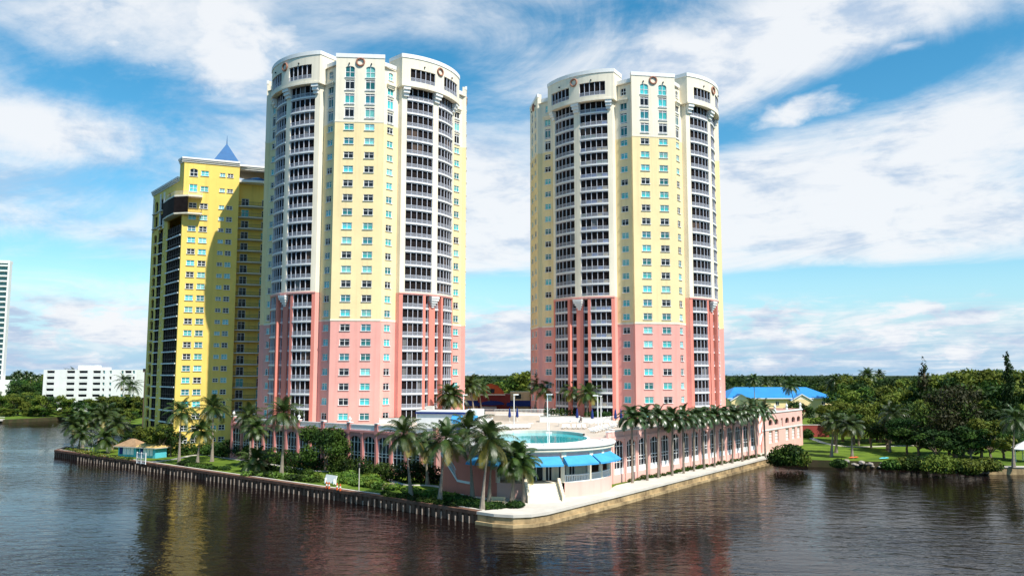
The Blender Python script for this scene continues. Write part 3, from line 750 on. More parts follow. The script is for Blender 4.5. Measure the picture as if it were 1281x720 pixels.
    for z in (60.2, 64.4):
        for a, b in ((16.3, 20.4), (21.9, 24.9)):
            g = MB(); g.poly((FL(sl(b),z-1.7,-.4),FL(sl(a),z-1.7,-.4),FL(sl(a),z+1.7,-.4),FL(sl(b),z+1.7,-.4)), 'screen'); slab(g, FL, sl(b)-.2, sl(a)+.2, z-1.95, z-1.7, -.1, .7, 'cornice', 20); g.build('arched_opening', T)
    g = MB(); g.poly((FL(sl(12.6),62.6,-.4),FL(sl(10.8),62.6,-.4),FL(sl(10.8),66.6,-.4),FL(sl(12.6),66.6,-.4)), 'screen'); g.build('tall_opening', T)
    for s in (19.0, 15.7, 25.5):
        g = MB(); slab(g, FL, sl(s)-.25, sl(s)+.25, 57.6, 67.5, 0, .35, 'white', 20); g.build('pilaster', T)
    # projecting corner terrace near the top, black screened below its parapet
    ct = MB(); proj = 2.0
    poly = [FL(sl(13.4), 0, .1)[:2], FL(sl(11.5), 0, proj*.8)[:2], FL(sl(6), 0, proj)[:2], FL(sl(.6), 0, proj)[:2], FF(1.2, 0, proj+.2)[:2], FF(4.6, 0, proj+.2)[:2], FF(4.6, 0, 0)[:2], (0.0,0.0)]
    ct.prism(poly, 59.0, 59.35, 'cream'); ct.prism(poly, 63.5, 63.85, 'cream')
    ctm = ct.build('corner_terrace', T)
    sc = MB()
    for a, b in zip(poly[:4], poly[1:5]): sc.poly(((*a,59.35),(*b,59.35),(*b,63.5),(*a,63.5)), 'screen')
    sc.build('screen', ctm)
    rr = MB()
    for zz_ in (59.35, 63.85):
        for a, b in (list(zip(poly[3:6], poly[4:7])) if zz_ < 60 else list(zip(poly[0:6], poly[1:7]))):
            f_ = flatF(a, (b[0]-a[0], b[1]-a[1])); railing(rr, f_, 0, (Vector(b)-Vector(a)).length, zz_+.05, zz_+1.05, -.1, 'cornice' if zz_ > 60 else 'frame_dark', .2, .05)
    rr.build('railing', ctm)
    # right-hand curved balconies
    for i in range(1, 22):
        zf = 2.98*i
        def arc_pts(e): return [FR(10*t, 0, .1+e*sin(pi*(.12+.76*t))**.6*2.5)[:2] for t in [k/8 for k in range(9)]]
        pts = arc_pts(1.0); b = MB(); b.prism(pts+[FR(10,0,.02)[:2], FR(0,0,.02)[:2]], zf-.12, zf+.12, 'cornice'); ob = b.build('balcony', T)
        rl = MB()
        ring = [FR(0,0,.02)[:2]]+pts
        for a, c in zip(ring, ring[1:]):
            f_ = flatF(a, (c[0]-a[0], c[1]-a[1])); railing(rl, f_, 0, (Vector(c)-Vector(a)).length, zf+.14, zf+1.1, -.08, 'frame_dark', .17, .035, .06)
        rl.build('railing', ob)
    # little slate canopy roof over the top balcony
    c = MB(); pts = [FR(10*k/8, 0, .3+2.9*sin(pi*(.12+.76*k/8))**.6)[:2] for k in range(9)]
    c.prism(pts+[FR(10,0,0)[:2],FR(0,0,0)[:2]], 68.9, 69.5, 'white'); tp = FR(5,71.0,0)
    for a, b in zip(pts, pts[1:]): c.poly(((*a,69.5),(*b,69.5),(tp[0],tp[1],71.0)), 'slate')
    c.build('canopy_roof', T)
    # cornices and roof
    co = MB()
    for k_, (o, za, zb) in enumerate(((.2, .2, .6), (.4, .6, 1.0), (.6, 1.0, 1.45))):
        slab(co, FF, -.6, W_, top+za-.8, top+zb-.8, -.3, o, 'cornice' if k_ < 2 else 'white', 30); slab(co, F9, 0, 3.5, top+za-.8, top+zb-.8, -.3, o, 'cornice' if k_ < 2 else 'white', 30)
        slab(co, FL, -.4, 23.5, tl+za-.9, tl+zb-.9, -.3, o, 'cornice' if k_ < 2 else 'white', 30)
        slab(co, FR, -3, 13, top+za-1.2, top+zb-1.2, -.3, o+1.5, 'cornice' if k_ < 2 else 'white', 30)
    co.build('cornice', T)
    rf = MB(); rf.poly([(0,0,top-.3),(B[0],B[1],top-.3),(R2[0],R2[1],top-.3),(*bk2,top-.3),(st[0]+5,st[1]+9,top-.3),(*st,top-.3)], 'concrete')
    rf.poly([(*st,tl-.3),(st[0]+5,st[1]+9,tl-.3),(*bk2,tl-.3),(*bk,tl-.3),(*PL[1],tl-.3)], 'concrete'); rf.build('roof', T)
    sp = MB(); cx, cy = -78.7-A.x, 222-A.y; w = 3.6; zb = 75.6; za = 81.6
    sp.box(cx-w+.4, cx+w-.4, cy-w+.4, cy+w-.4, top-.3, zb, 'lemon')
    base = [(cx+w*1.35*cos(radians(45+90*k+20)), cy+w*1.35*sin(radians(45+90*k+20))) for k in range(4)]
    for a, b in zip(base, base[1:]+base[:1]): sp.poly(((*a,zb),(*b,zb),(cx,cy,za)), 'slate')
    sp.poly([(*p,zb) for p in base], 'white'); s_ = sp.build('spire', T)
    f = MB(); f.tube([(cx,cy,za-.4),(cx,cy,za+.7),(cx,cy,za+2.2)], [.16,.1,.03], 'slate', 6); f.build('finial', s_)
yellow_building()

# ------------------------------------------------------------------ the podium with its arcades
DZ = 9.3
def arcade_window(parent, F, s, w, z0, z1, rise, white_base):
    g = MB(); n = 6; hw = w/2; k = 'dark'
    pts = [(-hw,0,0),(hw,0,0)]+[(hw*cos(pi*i/(2*n)), 0, z1-z0-rise+rise*sin(pi*i/(2*n))) for i in range(n)]+[(-hw*sin(pi*i/(2*n)), 0, z1-z0-rise+rise*cos(pi*i/(2*n))) for i in range(n+1)]
    g.poly(pts, k); o = g.build('arcade_window', parent, at(*F(s, z0, -.35), F.at(s)))
    f = MB(); H = z1-z0
    for x in (-w/2+.07, -w*.17, w*.17, w/2-.07): f.box(x-.045, x+.045, -.14, -.02, 0, H-(rise*.75 if abs(x) > w*.3 else .05), 'trim')
    for z in (.06, H*.36, H*.46, H-rise-.25): f.box(-w/2, w/2, -.15, -.02, z-.045, z+.045, 'trim')
    if white_base: f.box(-w/2, w/2, -.18, -.02, 0, H*.17, 'trim')
    f.build('window_frame', o, Matrix.Identity(4)); return o
def podium():
    L0, L1, L2 = Vector((-62,184)), Vector((-23.9,155.1)), Vector((-13.2,146.8))
    R0, R1 = Vector((16.1,140.4)), Vector((56.6,190.6))
    T = thing('podium_building', 'low pink podium building with arched white mullioned arcades under the towers', 'podium', (0,0,GZ))
    b = GZ; wl = MB()
    FL = flatF(L0, L2-L0); LL = (L2-L0).length; nL = 16; hs = []
    for i in range(nL):
        s = (i+.5)*LL/nL; hs.append((s-1.5, s+1.5, 2.3-b+.3, 8.2-b, .9))
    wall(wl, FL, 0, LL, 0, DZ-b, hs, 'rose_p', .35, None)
    FR = flatF(R0, R1-R0); LR = (R1-R0).length; nR = 15; hr = []
    for i in range(nR):
        s = 1.6+(i+.5)*(LR-3.2)/nR; hr.append((s-1.55, s+1.55, 2.9-b, 8.6-b, .7))
    wall(wl, FR, 0, LR, 0, DZ-b, hr, 'pink_p', .35, None)
    LB = (-66, 216); RB = (58, 250)
    for p, q in ((Vector(LB), L0), (R1, Vector(RB)), (Vector(RB), Vector((-66,250))), (Vector((-66,250)), Vector(LB)), (L2, R0)):
        wl.poly(((*p,0),(*q,0),(*q,DZ-b),(*p,DZ-b)), 'pink_p')
    wl.build('wall', T)
    rf = MB(); rf.poly([(*L0,DZ-b), (*L2,DZ-b), (*R0,DZ-b), (*R1,DZ-b), (*RB,DZ-b), (-66,250,DZ-b), (*LB,DZ-b)], 'deckpav'); rf.build('roof_deck', T)
    for h in hs: arcade_window(T, FL, (h[0]+h[1])/2, 3.0, h[2], h[3], h[4], False)
    for h in hr: arcade_window(T, FR, (h[0]+h[1])/2, 3.1, h[2], h[3], h[4], True)
    # pilasters, bands, parapet
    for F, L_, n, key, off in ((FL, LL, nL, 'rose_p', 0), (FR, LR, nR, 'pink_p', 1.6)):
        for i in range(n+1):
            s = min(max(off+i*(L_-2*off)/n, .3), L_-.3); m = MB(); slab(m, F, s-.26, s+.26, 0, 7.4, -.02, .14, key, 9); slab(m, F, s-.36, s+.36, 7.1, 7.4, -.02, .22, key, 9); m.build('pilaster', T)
        m = MB(); slab(m, F, 0, L_, DZ-b-.42, DZ-b-.05, -.1, .2, key, 90); m.build('string_course', T)
    # white balustrade with pink pedestals on the left arcade, some with urns
    for i in range(nL//2+1):
        s = min(max(i*LL/(nL/2), .5), LL-.5); m = MB(); slab(m, FL, s-.42, s+.42, DZ-b, DZ-b+1.3, -.62, .12, 'rose_p', 9); slab(m, FL, s-.52, s+.52, DZ-b+1.3, DZ-b+1.45, -.7, .2, 'white', 9); pd = m.build('pedestal', T)
        if i in (0, 1, 3, 5, 7):
            c = FL(s, 0, -.25); m = MB(); m.lathe([(.18,DZ-b+1.45),(.14,DZ-b+1.6),(.34,DZ-b+1.95),(.30,DZ-b+2.15),(.1,DZ-b+2.3),(.02,DZ-b+2.6)], 'white', 8, (c[0],c[1])); m.build('finial', pd)
        if i < nL//2:
            a, e = s+.45, (i+1)*LL/(nL/2)-.45; m = MB()
            slab(m, FL, a, e, DZ-b, DZ-b+.2, -.5, 0, 'white', 20); slab(m, FL, a, e, DZ-b+.9, DZ-b+1.08, -.5, 0, 'white', 20)
            if i in (5, 6): slab(m, FL, a, e, DZ-b+.2, DZ-b+.9, -.4, -.1, 'white', 20)
            else:
                k = int((e-a)/.42)
                for j in range(k): slab(m, FL, a+(j+.28)*(e-a)/k, a+(j+.72)*(e-a)/k, DZ-b+.2, DZ-b+.9, -.36, -.14, 'white', 20)
            m.build('balustrade', T)
    m = MB(); slab(m, FR, 0, LR, DZ-b, DZ-b+.85, -.35, .06, 'pink_p', 90); slab(m, FR, 0, LR, DZ-b+.85, DZ-b+1.05, -.45, .16, 'white', 90); m.build('parapet', T)
    for i in range(nR+1):
        s = min(max(1.6+i*(LR-3.2)/nR, .4), LR-.4); m = MB(); slab(m, FR, s-.4, s+.4, DZ-b, DZ-b+1.2, -.42, .14, 'pink_p', 9); slab(m, FR, s-.48, s+.48, DZ-b+1.2, DZ-b+1.34, -.5, .2, 'white', 9); m.build('pedestal', T)
    return FL, LL, FR, LR
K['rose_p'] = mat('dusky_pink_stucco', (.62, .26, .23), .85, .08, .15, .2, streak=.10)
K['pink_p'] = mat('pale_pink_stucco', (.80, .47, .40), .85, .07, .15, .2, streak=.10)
PFL, PLL, PFR, PLR = podium()

def garage():
    A = Vector((58.2, 194.2)); B = Vector((76.0, 218.0)); d = (B-A); L_ = d.length; F0 = flatF(A, d)
    T = thing('parking_building', 'pale pink parking building with small arched openings at the far end of the royal palms', 'building', (A.x, A.y, GZ))
    o = Vector((0,0)); F = flatF((0,0), d); top = 9.4; wl = MB(); hs = []
    ss = [L_*f for f in (.20, .34, .60, .76, .90)]
    for s in ss: hs.append((s-1.35, s+1.35, 6.2, 7.6, .6)); hs.append((s-1.35, s+1.35, 2.0, 4.9))
    hs.append((L_*.47-.7, L_*.47+.7, 5.6, 7.6)); 
    wall(wl, F, 0, L_, 0, top, hs, 'pink_p', .4)
    n = Vector((-d.y, d.x)).normalized()*20; e = Vector(F(L_,0)[:2])
    for p, q in ((e, e+n), (e+n, n), (n, Vector((0,0)))): wl.poly(((*p,0),(*q,0),(*q,top),(*p,top)), 'pink_p')
    wl.poly(((0,0,top-.6),(*e,top-.6),(*(e+n),top-.6),(*n,top-.6)), 'concrete')
    wl.build('wall', T)
    for h in hs:
        g = MB(); k = 'dark' if len(h) > 4 else 'white'
        g.poly((F(h[0],h[2],-.38),F(h[1],h[2],-.38),F(h[1],h[3],-.38),F(h[0],h[3],-.38)), k)
        if len(h) == 4:
            for q in range(1, 4): z = h[2]+(h[3]-h[2])*q/4; slab(g, F, h[0], h[1], z-.04, z+.04, -.37, -.3, 'concrete', 9)
        g.build('opening_louvre' if len(h) == 4 else 'opening', T)
    m = MB(); slab(m, F, -.1, L_+.1, top-.3, top, -.3, .2, 'white', 90); m.build('coping', T)
    m = MB(); slab(m, F, 0, L_, 5.1, 5.35, -.05, .12, 'white', 90); m.build('string_course', T)
    for f in (.02, .33, .62, .98):
        c = F(L_*f, 0, -.2); m = MB(); m.lathe([(.3,top),(.3,top+.5),(.16,top+.6),(.34,top+1.0),(.3,top+1.3),(.08,top+1.5),(.02,top+1.9)], 'white', 8, (c[0],c[1])); m.build('finial', T)
    # outside stair with stepped parapets in the gap to the arcade
    S_ = Vector((56.7,190.8))-A; F2 = flatF(S_, -S_); q = MB(); ln = S_.length
    for i in range(3):
        z = 1.2+2.6*i
        q.poly((F2(0,z,.15), F2(ln,z+2.2,.15), F2(ln,z+3.4,.15), F2(0,z+1.2,.15)), 'rose'); q.poly((F2(0,z+1.2,.15), F2(ln,z+3.4,.15), F2(ln,z+3.4,-.3), F2(0,z+1.2,-.3)), 'white')
    q.poly((F2(0,0,-.3),F2(ln,0,-.3),F2(ln,top-.4,-.3),F2(0,top-.4,-.3)), 'pink_p')
    q.build('stair', T)
garage()

# ------------------------------------------------------------------ the round pool building
CX, CY, RR = 2.8, 138.0, 13.5
def round_building():
    T = thing('round_pool_building', 'round pink building with blue awnings and cream parapet carrying the pool', 'building', (CX, CY, GZ))
    F = arcF(0, 0, RR, 0.0); deg = lambda a: RR*radians(a); b = GZ
    t = 3.8-b; fr = 7.6-b; top = 9.55-b
    w = MB()
    wall(w, F, deg(-100), deg(110), fr, fr+.64, [], 'pink_p', .3, 1)            # frieze
    wall(w, F, deg(-100), deg(-22), 0, fr, [], 'rose', .3, 1)                   # closed left side
    wall(w, F, deg(22), deg(76), 0, t, [], 'pink_p', .3, 1); wall(w, F, deg(-22), deg(2), 0, t, [], 'pink_p', .3, 1)
    wall(w, F, deg(76), deg(110), 0, fr, [], 'pink_p', .3, 1)
    w.build('wall', T)
    n = 48; ring = [(RR*sin(2*pi*i/n), -RR*cos(2*pi*i/n)) for i in range(n)]
    m = MB(); m.poly([(*p,t) for p in ring], 'deckpav'); m.build('terrace_floor', T)
    m = MB(); m.poly([(*p,fr+.02) for p in ring], 'cream'); m.build('terrace_ceiling', T)
    m = MB(); m.poly([(p[0]*.96,p[1]*.96,fr+1.36) for p in ring], 'white'); m.build('overflow_basin', T)
    # cream parapet in steps and the wide white ledge
    for za, zb, o, k in ((fr+.62, fr+.82, .3, 'cream'), (fr+.82, fr+1.02, .55, 'cream'), (fr+1.02, fr+1.3, .4, 'cream'), (fr+1.3, fr+1.5, .75, 'white')):
        m = MB(); slab(m, F, deg(-112), deg(118), za, zb, -1.2, o, k, 1); m.build('cornice', T)
    # recessed glazed wall of the terrace
    F2 = arcF(0, 0, RR-3.2, 0.0); d2 = lambda a: (RR-3.2)*radians(a); hs = []
    for a0, a1 in ((-16, -4), (-1, 11), (13, 19), (25, 33), (36, 43), (60, 66)): hs.append((d2(a0), d2(a1), t, fr-.5))
    m = MB(); wall(m, F2, d2(-40), d2(95), t, fr, hs, 'cream', .2, .8); m.build('inner_wall', T)
    for h in hs:
        g = MB(); sheet(g, F2, h[0], h[1], h[2], h[3], -.18, 'dark', .8); o = g.build('glass_door', T)
        f = MB(); k = max(2, round((h[1]-h[0])/.9))
        for i in range(k+1): s = h[0]+(h[1]-h[0])*i/k; slab(f, F2, s-.07, s+.07, h[2], h[3], -.17, -.05, 'trim', 9)
        slab(f, F2, h[0], h[1], h[3]-.14, h[3], -.17, -.04, 'trim', .8); f.build('door_frame', o)
    for a in (-22, 21.5, 43.5, 57, 75.5):
        c = F(deg(a), 0, -.35); m = MB(); m.box(c[0]-.3, c[0]+.3, c[1]-.3, c[1]+.3, t, fr, 'cream'); m.build('column', T)
        m = MB(); slab(m, F, deg(a)-.4, deg(a)+.4, fr-.1, fr+.63, 0, .12, 'cream', 9); m.build('frieze_block', T)
    for a0, a1 in ((22.5, 42.8), (44.2, 75)):
        m = MB(); s0, s1 = deg(a0), deg(a1); slab(m, F, s0, s1, t, t+.16, -.4, -.1, 'white', 1); slab(m, F, s0, s1, t+.95, t+1.1, -.4, -.1, 'white', 1)
        k = int((s1-s0)/.3)
        for i in range(k): s = s0+(i+.5)*(s1-s0)/k; slab(m, F, s-.07, s+.07, t+.16, t+.95, -.32, -.18, 'white', 9)
        m.build('balustrade', T)
    for a0, a1 in ((-40, -19), (-17, 18.5), (21, 43), (44.5, 73)):
        m = MB(); s0, s1 = deg(a0), deg(a1); n_ = 10
        for i in range(n_):
            a, c = s0+(s1-s0)*i/n_, s0+(s1-s0)*(i+1)/n_
            m.poly((F(a,fr+.12,.05),F(c,fr+.12,.05),F(c,fr-.95,1.75),F(a,fr-.95,1.75)), 'awning'); m.poly((F(a,fr-.95,1.75),F(c,fr-.95,1.75),F(c,fr-1.22,1.78),F(a,fr-1.22,1.78)), 'awning')
            m.poly((F(a,fr+.06,.05),F(c,fr+.06,.05),F(c,fr-1.0,1.72),F(a,fr-1.0,1.72)), 'awning')
        for a in (s0, s1): m.poly((F(a,fr+.12,.05),F(a,fr-.95,1.75),F(a,fr-1.22,1.78),F(a,fr-1.0,.05)), 'awning')
        m.build('awning', T)
    # broad steps down to the promenade with side walls
    ang = radians(7); R_ = Matrix.Rotation(ang, 4, 'Z'); st = MB(); ns = 14
    for i in range(ns):
        z1 = t-(t-.12)*i/ns; y0 = -RR-.02-.30*i; st.box(-2.3, 2.3, y0-.30, y0, -.0, z1, 'cream', R_)
    st.box(-2.3, 2.3, -RR-.02, -RR+1.5, 0, t+.004, 'cream', R_); st.build('steps', T)
    for sx in (-1, 1):
        m = MB(); x0, x1 = (2.3, 2.7) if sx > 0 else (-2.7, -2.3)
        for i in range(0, ns, 2):
            z1 = t+.75-(t-.12)*i/ns; y0 = -RR-.02-.30*i; m.box(x0, x1, y0-.60, y0, 0, z1, 'cream', R_)
        m.build('step_wall', T)
    # left outside stair: pink wall rising to the deck with pale railing
    p0 = Vector(G(588,619,GZ+.1)); p1 = Vector(G(551,612,GZ+.1)); P0 = p0-Vector((CX,CY)); P1 = p1-Vector((CX,CY)); FS = flatF(P1, P0-P1); ls = (P0-P1).length
    m = MB(); prof = [(0,0),(ls,0),(ls,2.1),(ls*.58,2.15),(0,6.0)]
    m.poly([FS(s,z,0) for s,z in prof], 'rose'); m.poly([FS(s,z,-.4) for s,z in prof], 'rose')
    for (a, c), (e, g) in zip(prof[1:], prof[2:]): m.poly((FS(a,c,0),FS(e,g,0),FS(e,g,-.4),FS(a,c,-.4)), 'white')
    for (a, c), (e, g) in ((prof[2], prof[3]), (prof[3], prof[4])):
        m.poly((FS(a,c,.06),FS(e,g,.06),FS(e,g-.35,.06),FS(a,c-.35,.06)), 'white'); m.poly((FS(a,c,.06),FS(e,g,.06),FS(e,g,-.46),FS(a,c,-.46)), 'white')
    sw = m.build('stair_wall', T); r_ = MB()
    for (a, c), (e, g) in ((prof[3], prof[2]), (prof[4], prof[3])):
        k = 16
        for i in range(k+1):
            s = a+(e-a)*i/k; z = c+(g-c)*i/k; slab(r_, FS, s-.03, s+.03, z, z+.95, -.22, -.16, 'white', 9)
        for h in (.95, .12): r_.poly((FS(a,c+h,-.14),FS(e,g+h,-.14),FS(e,g+h-.08,-.14),FS(a,c+h-.08,-.14)), 'white'); r_.poly((FS(a,c+h,-.14),FS(e,g+h,-.14),FS(e,g+h,-.24),FS(a,c+h,-.24)), 'white')
    r_.build('railing', sw)
    st = MB(); ns = 18
    for i in range(ns):
        s0_, s1_ = ls*.6*(i/ns), ls*.6*((i+1)/ns); z = 6.0-(6.0-2.2)*(i/ns)-.3; slab(st, FS, s0_, s1_, 0, z, -2.2, -.41, 'cream', 9)
    slab(st, FS, ls*.6, ls, 0, 1.9, -2.2, -.41, 'cream', 9); st.build('stair_flight', T)
    m = MB(); a = FS(0,0,-2.3); q = F(deg(-58),0,0); m.poly(((a[0],a[1],0),(q[0],q[1],0),(q[0],q[1],fr),(a[0],a[1],fr)), 'rose')
    e = FS(0,0,0); m.poly(((e[0],e[1],0),(a[0],a[1],0),(a[0],a[1],6),(e[0],e[1],6)), 'rose'); m.build('stair_side_wall', T)
round_building()
def pool():
    T = thing('swimming_pool', 'turquoise swimming pool with white rim on the round pink building', 'swimming pool', (4.2, 139.0, DZ))
    n = 40; e = lambda a, b: [(a*cos(2*pi*i/n), b*sin(2*pi*i/n)) for i in range(n)]
    m = MB(); m.poly([(*p, .05) for p in e(8.3, 11.5)], 'pool'); m.build('pool_water', T)
    m = MB(); a, b = e(8.3, 11.5), e(8.7, 11.9)
    for i in range(n):
        j = (i+1)%n; back_ = a[i][1] > 3; h = .55 if back_ else .13; k = 'concrete' if back_ else 'white'
        m.poly(((*a[i],.03),(*a[j],.03),(*a[j],h),(*a[i],h)), k); m.poly(((*a[i],h),(*a[j],h),(*b[j],h),(*b[i],h)), 'white'); m.poly(((*b[i],-.5),(*b[j],-.5),(*b[j],h),(*b[i],h)), 'white')
    m.build('pool_rim', T)
    for x in (-3.4, 2.4):
        m = MB(); m.box(x-.55, x+.55, -.3, .3, .04, .35, 'white', Matrix.Translation((0, 10.2, 0))); m.build('pool_step', T)
pool()

# ------------------------------------------------------------------ things on the deck
def cabana():
    x, y = G(555, 545, DZ); T = thing('pool_cabana', 'white flat roofed pool cabana with light blue awnings beside the pool', 'cabana', (x, y+10, DZ), radians(-14))
    m = MB(); FF = flatF((-5.2,-2.5), (1,0)); wall(m, FF, 0, 9.0, 0, 3.4, [(7.0, 8.4, 0, 2.5)], 'white', .3); m.box(-5.2, 3.8, -2.2, 2.5, 0, 3.4, 'white'); m.box(3.8, 6.2, -2.0, 2.5, 0, 4.2, 'white'); m.build('wall', T)
    m = MB(); m.box(-5.4, 3.95, -2.8, 2.7, 3.4, 3.75, 'navy'); m.box(-5.3, 3.85, -2.7, 2.6, 3.75, 3.95, 'white'); m.build('roof', T)
    m = MB(); m.box(1.8, 3.2, -2.45, -2.3, 0, 2.5, 'navy'); m.build('door', T)
    for x0, x1 in ((1.6, 3.6), (4.3, 6.5)):
        m = MB(); m.poly(((x0,-2.52,3.2),(x1,-2.52,3.2),(x1,-3.9,2.1),(x0,-3.9,2.1)), 'awning'); m.poly(((x0,-3.9,2.1),(x1,-3.9,2.1),(x1,-3.9,1.8),(x0,-3.9,1.8)), 'awning'); m.poly(((x0,-2.52,3.1),(x1,-2.52,3.1),(x1,-3.87,2.05),(x0,-3.87,2.05)), 'awning'); m.build('awning', T)
    m = MB(); m.box(-4.4,-3.0,0,.9,3.95,4.7,'concrete'); m.build('roof_vent', T)
cabana()
def clubhouse():
    T = thing('clubhouse', 'red clubhouse with gabled arch and navy awnings between the two towers', 'clubhouse', (-6.5, 232, DZ-1))
    m = MB(); m.box(-3.0, 6.0, 0, 10, 0, 6.0, 'brick'); m.box(6.0, 11.5, 1, 9, 0, 6.6, 'yellow'); m.box(-12, -3.0, 1, 9, 0, 6.2, 'yellow'); m.build('wall', T)
    m = MB()
    for y in (-.5,): 
        pts = [(-3.2,6.0),(4.4,6.0),(4.1,6.9),(2.4,8.4),(.6,9.0),(-1.2,8.4),(-2.9,6.9)]
        m.poly([(x,y,z) for x,z in pts], 'orange'); m.poly([(x,y+2,z) for x,z in pts], 'orange')
        for (a,b),(c,d) in zip(pts, pts[1:]+pts[:1]): m.poly(((a,y-.3,b),(c,y-.3,d),(c,y+2,d),(a,y+2,b)), 'brick')
    m.box(-3.3, 4.6, -.85, -.45, 5.7, 6.05, 'cream'); m.build('gable', T)
    m = MB(); m.box(-.4, 1.6, -.62, -.5, 6.3, 7.5, 'dark'); m.build('gable_window', T)
    m = MB(); n = 10
    for i in range(n):
        a, b = pi*i/n, pi*(i+1)/n; p = lambda t, y: (1.0-3.4*cos(t), y, 3.2+1.0*sin(t)); m.poly((p(a,-2.5),p(b,-2.5),p(b,0),p(a,0)), 'navy'); m.poly((p(a,-2.5),p(b,-2.5),(1,-2.5,3.0)), 'navy')
    m.build('entrance_awning', T)
    m = MB()
    for x0, x1 in ((5, 18.5), (-11, -2.4)): m.poly(((x0,0.9,4.2),(x1,0.9,4.2),(x1,-1.2,3.0),(x0,-1.2,3.0)), 'navy'); m.poly(((x0,-1.2,3.0),(x1,-1.2,3.0),(x1,-1.2,2.7),(x0,-1.2,2.7)), 'navy')
    m.box(11.5, 19, 1, 7, 0, 3.0, 'brick'); m.build('awning', T)
    m = MB(); m.box(-2.2, 2.2, -.12, .02, 0, 2.6, 'white'); m.build('door', T)
    m = MB(); m.box(7.5, 9.0, .85, 1.02, 4.7, 6.0, 'dark'); m.build('window', T)
clubhouse()
DECK_BEDS = []
def deck_planter(label, x, y, w, d, h, key='white', rz=0):
    o = MB(); o.box(-w/2, w/2, -d/2, d/2, 0, h, key); o.box(-w/2-.08, w/2+.08, -d/2-.08, d/2+.08, h, h+.14, 'white'); o.box(-w/2+.2, w/2-.2, -d/2+.2, d/2-.2, h+.14, h+.2, 'earth')
    q = o.build('planter_wall', None, at(x, y, DZ, rz)); return tag(q, label, 'planter')
for lb, px, py, w, d, h in (('long white planter wall on the pool deck before the nearer tower', 470, 529, 13, 2.6, 1.0), ('white planter wall left of the curved pool terrace steps', 596, 529, 7, 3, 1.0), ('white planter wall right of the curved pool terrace steps', 700, 527, 9, 3, 1.1), ('white planter wall before the ground floor of the farther tower', 745, 528, 6, 2.4, 1.0)):
    deck_planter(lb, *G(px, py, DZ), w, d, h)
for lb, px, py, ln, w, h, keys, cat in (('low green planting in the white planter before the nearer tower', 455, 527, 9, 1.8, 1.1, ['leafa','leafc'], 'shrubs'), ('low green planting before the farther tower', 748, 526, 6, 1.8, 1.2, ['leafa','leafb'], 'shrubs'), ('low green planting left of the raised terrace', 592, 527, 5, 2.2, 1.8, ['leafb','leafa'], 'shrubs'), ('dark planting right of the raised terrace', 700, 525, 7, 2.4, 1.8, ['leafb','leafa'], 'shrubs')): DECK_BEDS.append((lb, px, py, ln, w, h, keys, cat))
# raised curved terrace with picket fence behind the pool
def terrace():
    T = thing('raised_terrace', 'raised pale terrace with curved white fence and steps behind the pool', 'terrace', (1.0, 197, DZ))
    m = MB(); m.prism([(-10,0),(-5,-4),(0,-5),(6,-4),(10,0),(10,14),(-10,14)], 0, 1.2, 'white', 'deckpav'); m.build('platform', T)
    m = MB()
    for i in range(4): m.prism([(-6,-4-.5*i),(0,-6-.5*i),(6,-4-.5*i),(6,-3),(-6,-3)], 0, 1.1-.3*i, 'deckpav')
    m.build('steps', T)
    r_ = MB(); pts = [(-10,0),(-5,-4),(0,-5),(6,-4),(10,0)]
    for a, b in zip(pts, pts[1:]): f = flatF(a, (b[0]-a[0],b[1]-a[1])); railing(r_, f, 0, (Vector(b)-Vector(a)).length, 1.25, 2.5, -.1, 'white', .3, .06, .1)
    r_.build('fence', T)
terrace()
def fence_run(label, p, q, h=1.3, key='white'):
    o = thing('pool_fence', label, 'fence', (*p, DZ)); v = Vector(q)-Vector(p); F = flatF((0,0), v); m = MB(); railing(m, F, 0, v.length, .1, h, 0, key, .32, .05, .08); m.build('picket_panel', o)
    for i in range(int(v.length/2.4)+1): m = MB(); c = F(min(i*2.4, v.length), 0); m.box(c[0]-.06, c[0]+.06, c[1]-.06, c[1]+.06, 0, h+.1, key); m.build('post', o)
fence_run('white picket fence along the farther tower, with shrubs behind', G(688,524,DZ), G(720,524,DZ))
fence_run('white picket fence on the deck edge nearest the royal palm row', G(745,530,DZ), G(800,524,DZ))
fence_run('white picket fence on the deck before the first floor of the nearer tower', G(500,531,DZ), G(528,531,DZ))

lamp = thing('lamp_post', 'white lamp post on the pool deck left of the clubhouse', 'lamp post', (*G(579.5, 531, DZ), DZ), 0, 'white lamp posts on the pool deck')
m = MB(); m.tube([(0,0,0),(0,0,.5)], [.22,.18], 'white', 8); m.build('base', lamp); m = MB(); m.tube([(0,0,.5),(0,0,6.2)], [.11,.08], 'white', 8); m.build('pole', lamp)
m = MB(); m.box(-.12,.85,-.2,.2,6.15,6.35,'white'); m.build('lamp_head', lamp)
for lb, px, py, sc in (('white lamp post standing before the clubhouse steps', 643, 535, 1.05), ('white lamp post left of the palms at the farther tower', 685, 540, 1.1), ('white lamp post behind the right end of the pool, left one of a pair', 748, 538, 1.05), ('white lamp post behind the right end of the pool, right one of a pair', 752, 533, .98), ('tall thin white post rising in front of the pool', 687, 556, .72)):
    copy_tree(lamp, (*G(px, py, DZ), DZ), rng.uniform(0, 6), sc, lb)
umb = thing('closed_umbrella', 'closed navy umbrella beside the cabana awning', 'umbrella', (*G(586, 527, DZ), DZ), 0, 'closed navy umbrellas on the deck')
m = MB(); m.tube([(0,0,0),(0,0,.12)], [.35,.3], 'concrete', 8); m.build('base', umb); m = MB(); m.tube([(0,0,.1),(0,0,3.0)], [.04,.04], 'white', 6); m.build('pole', umb)
m = MB(); m.lathe([(.10,.95),(.34,1.1),(.30,1.8),(.16,2.7),(.03,3.1)], 'navy', 8); m.build('canopy', umb)
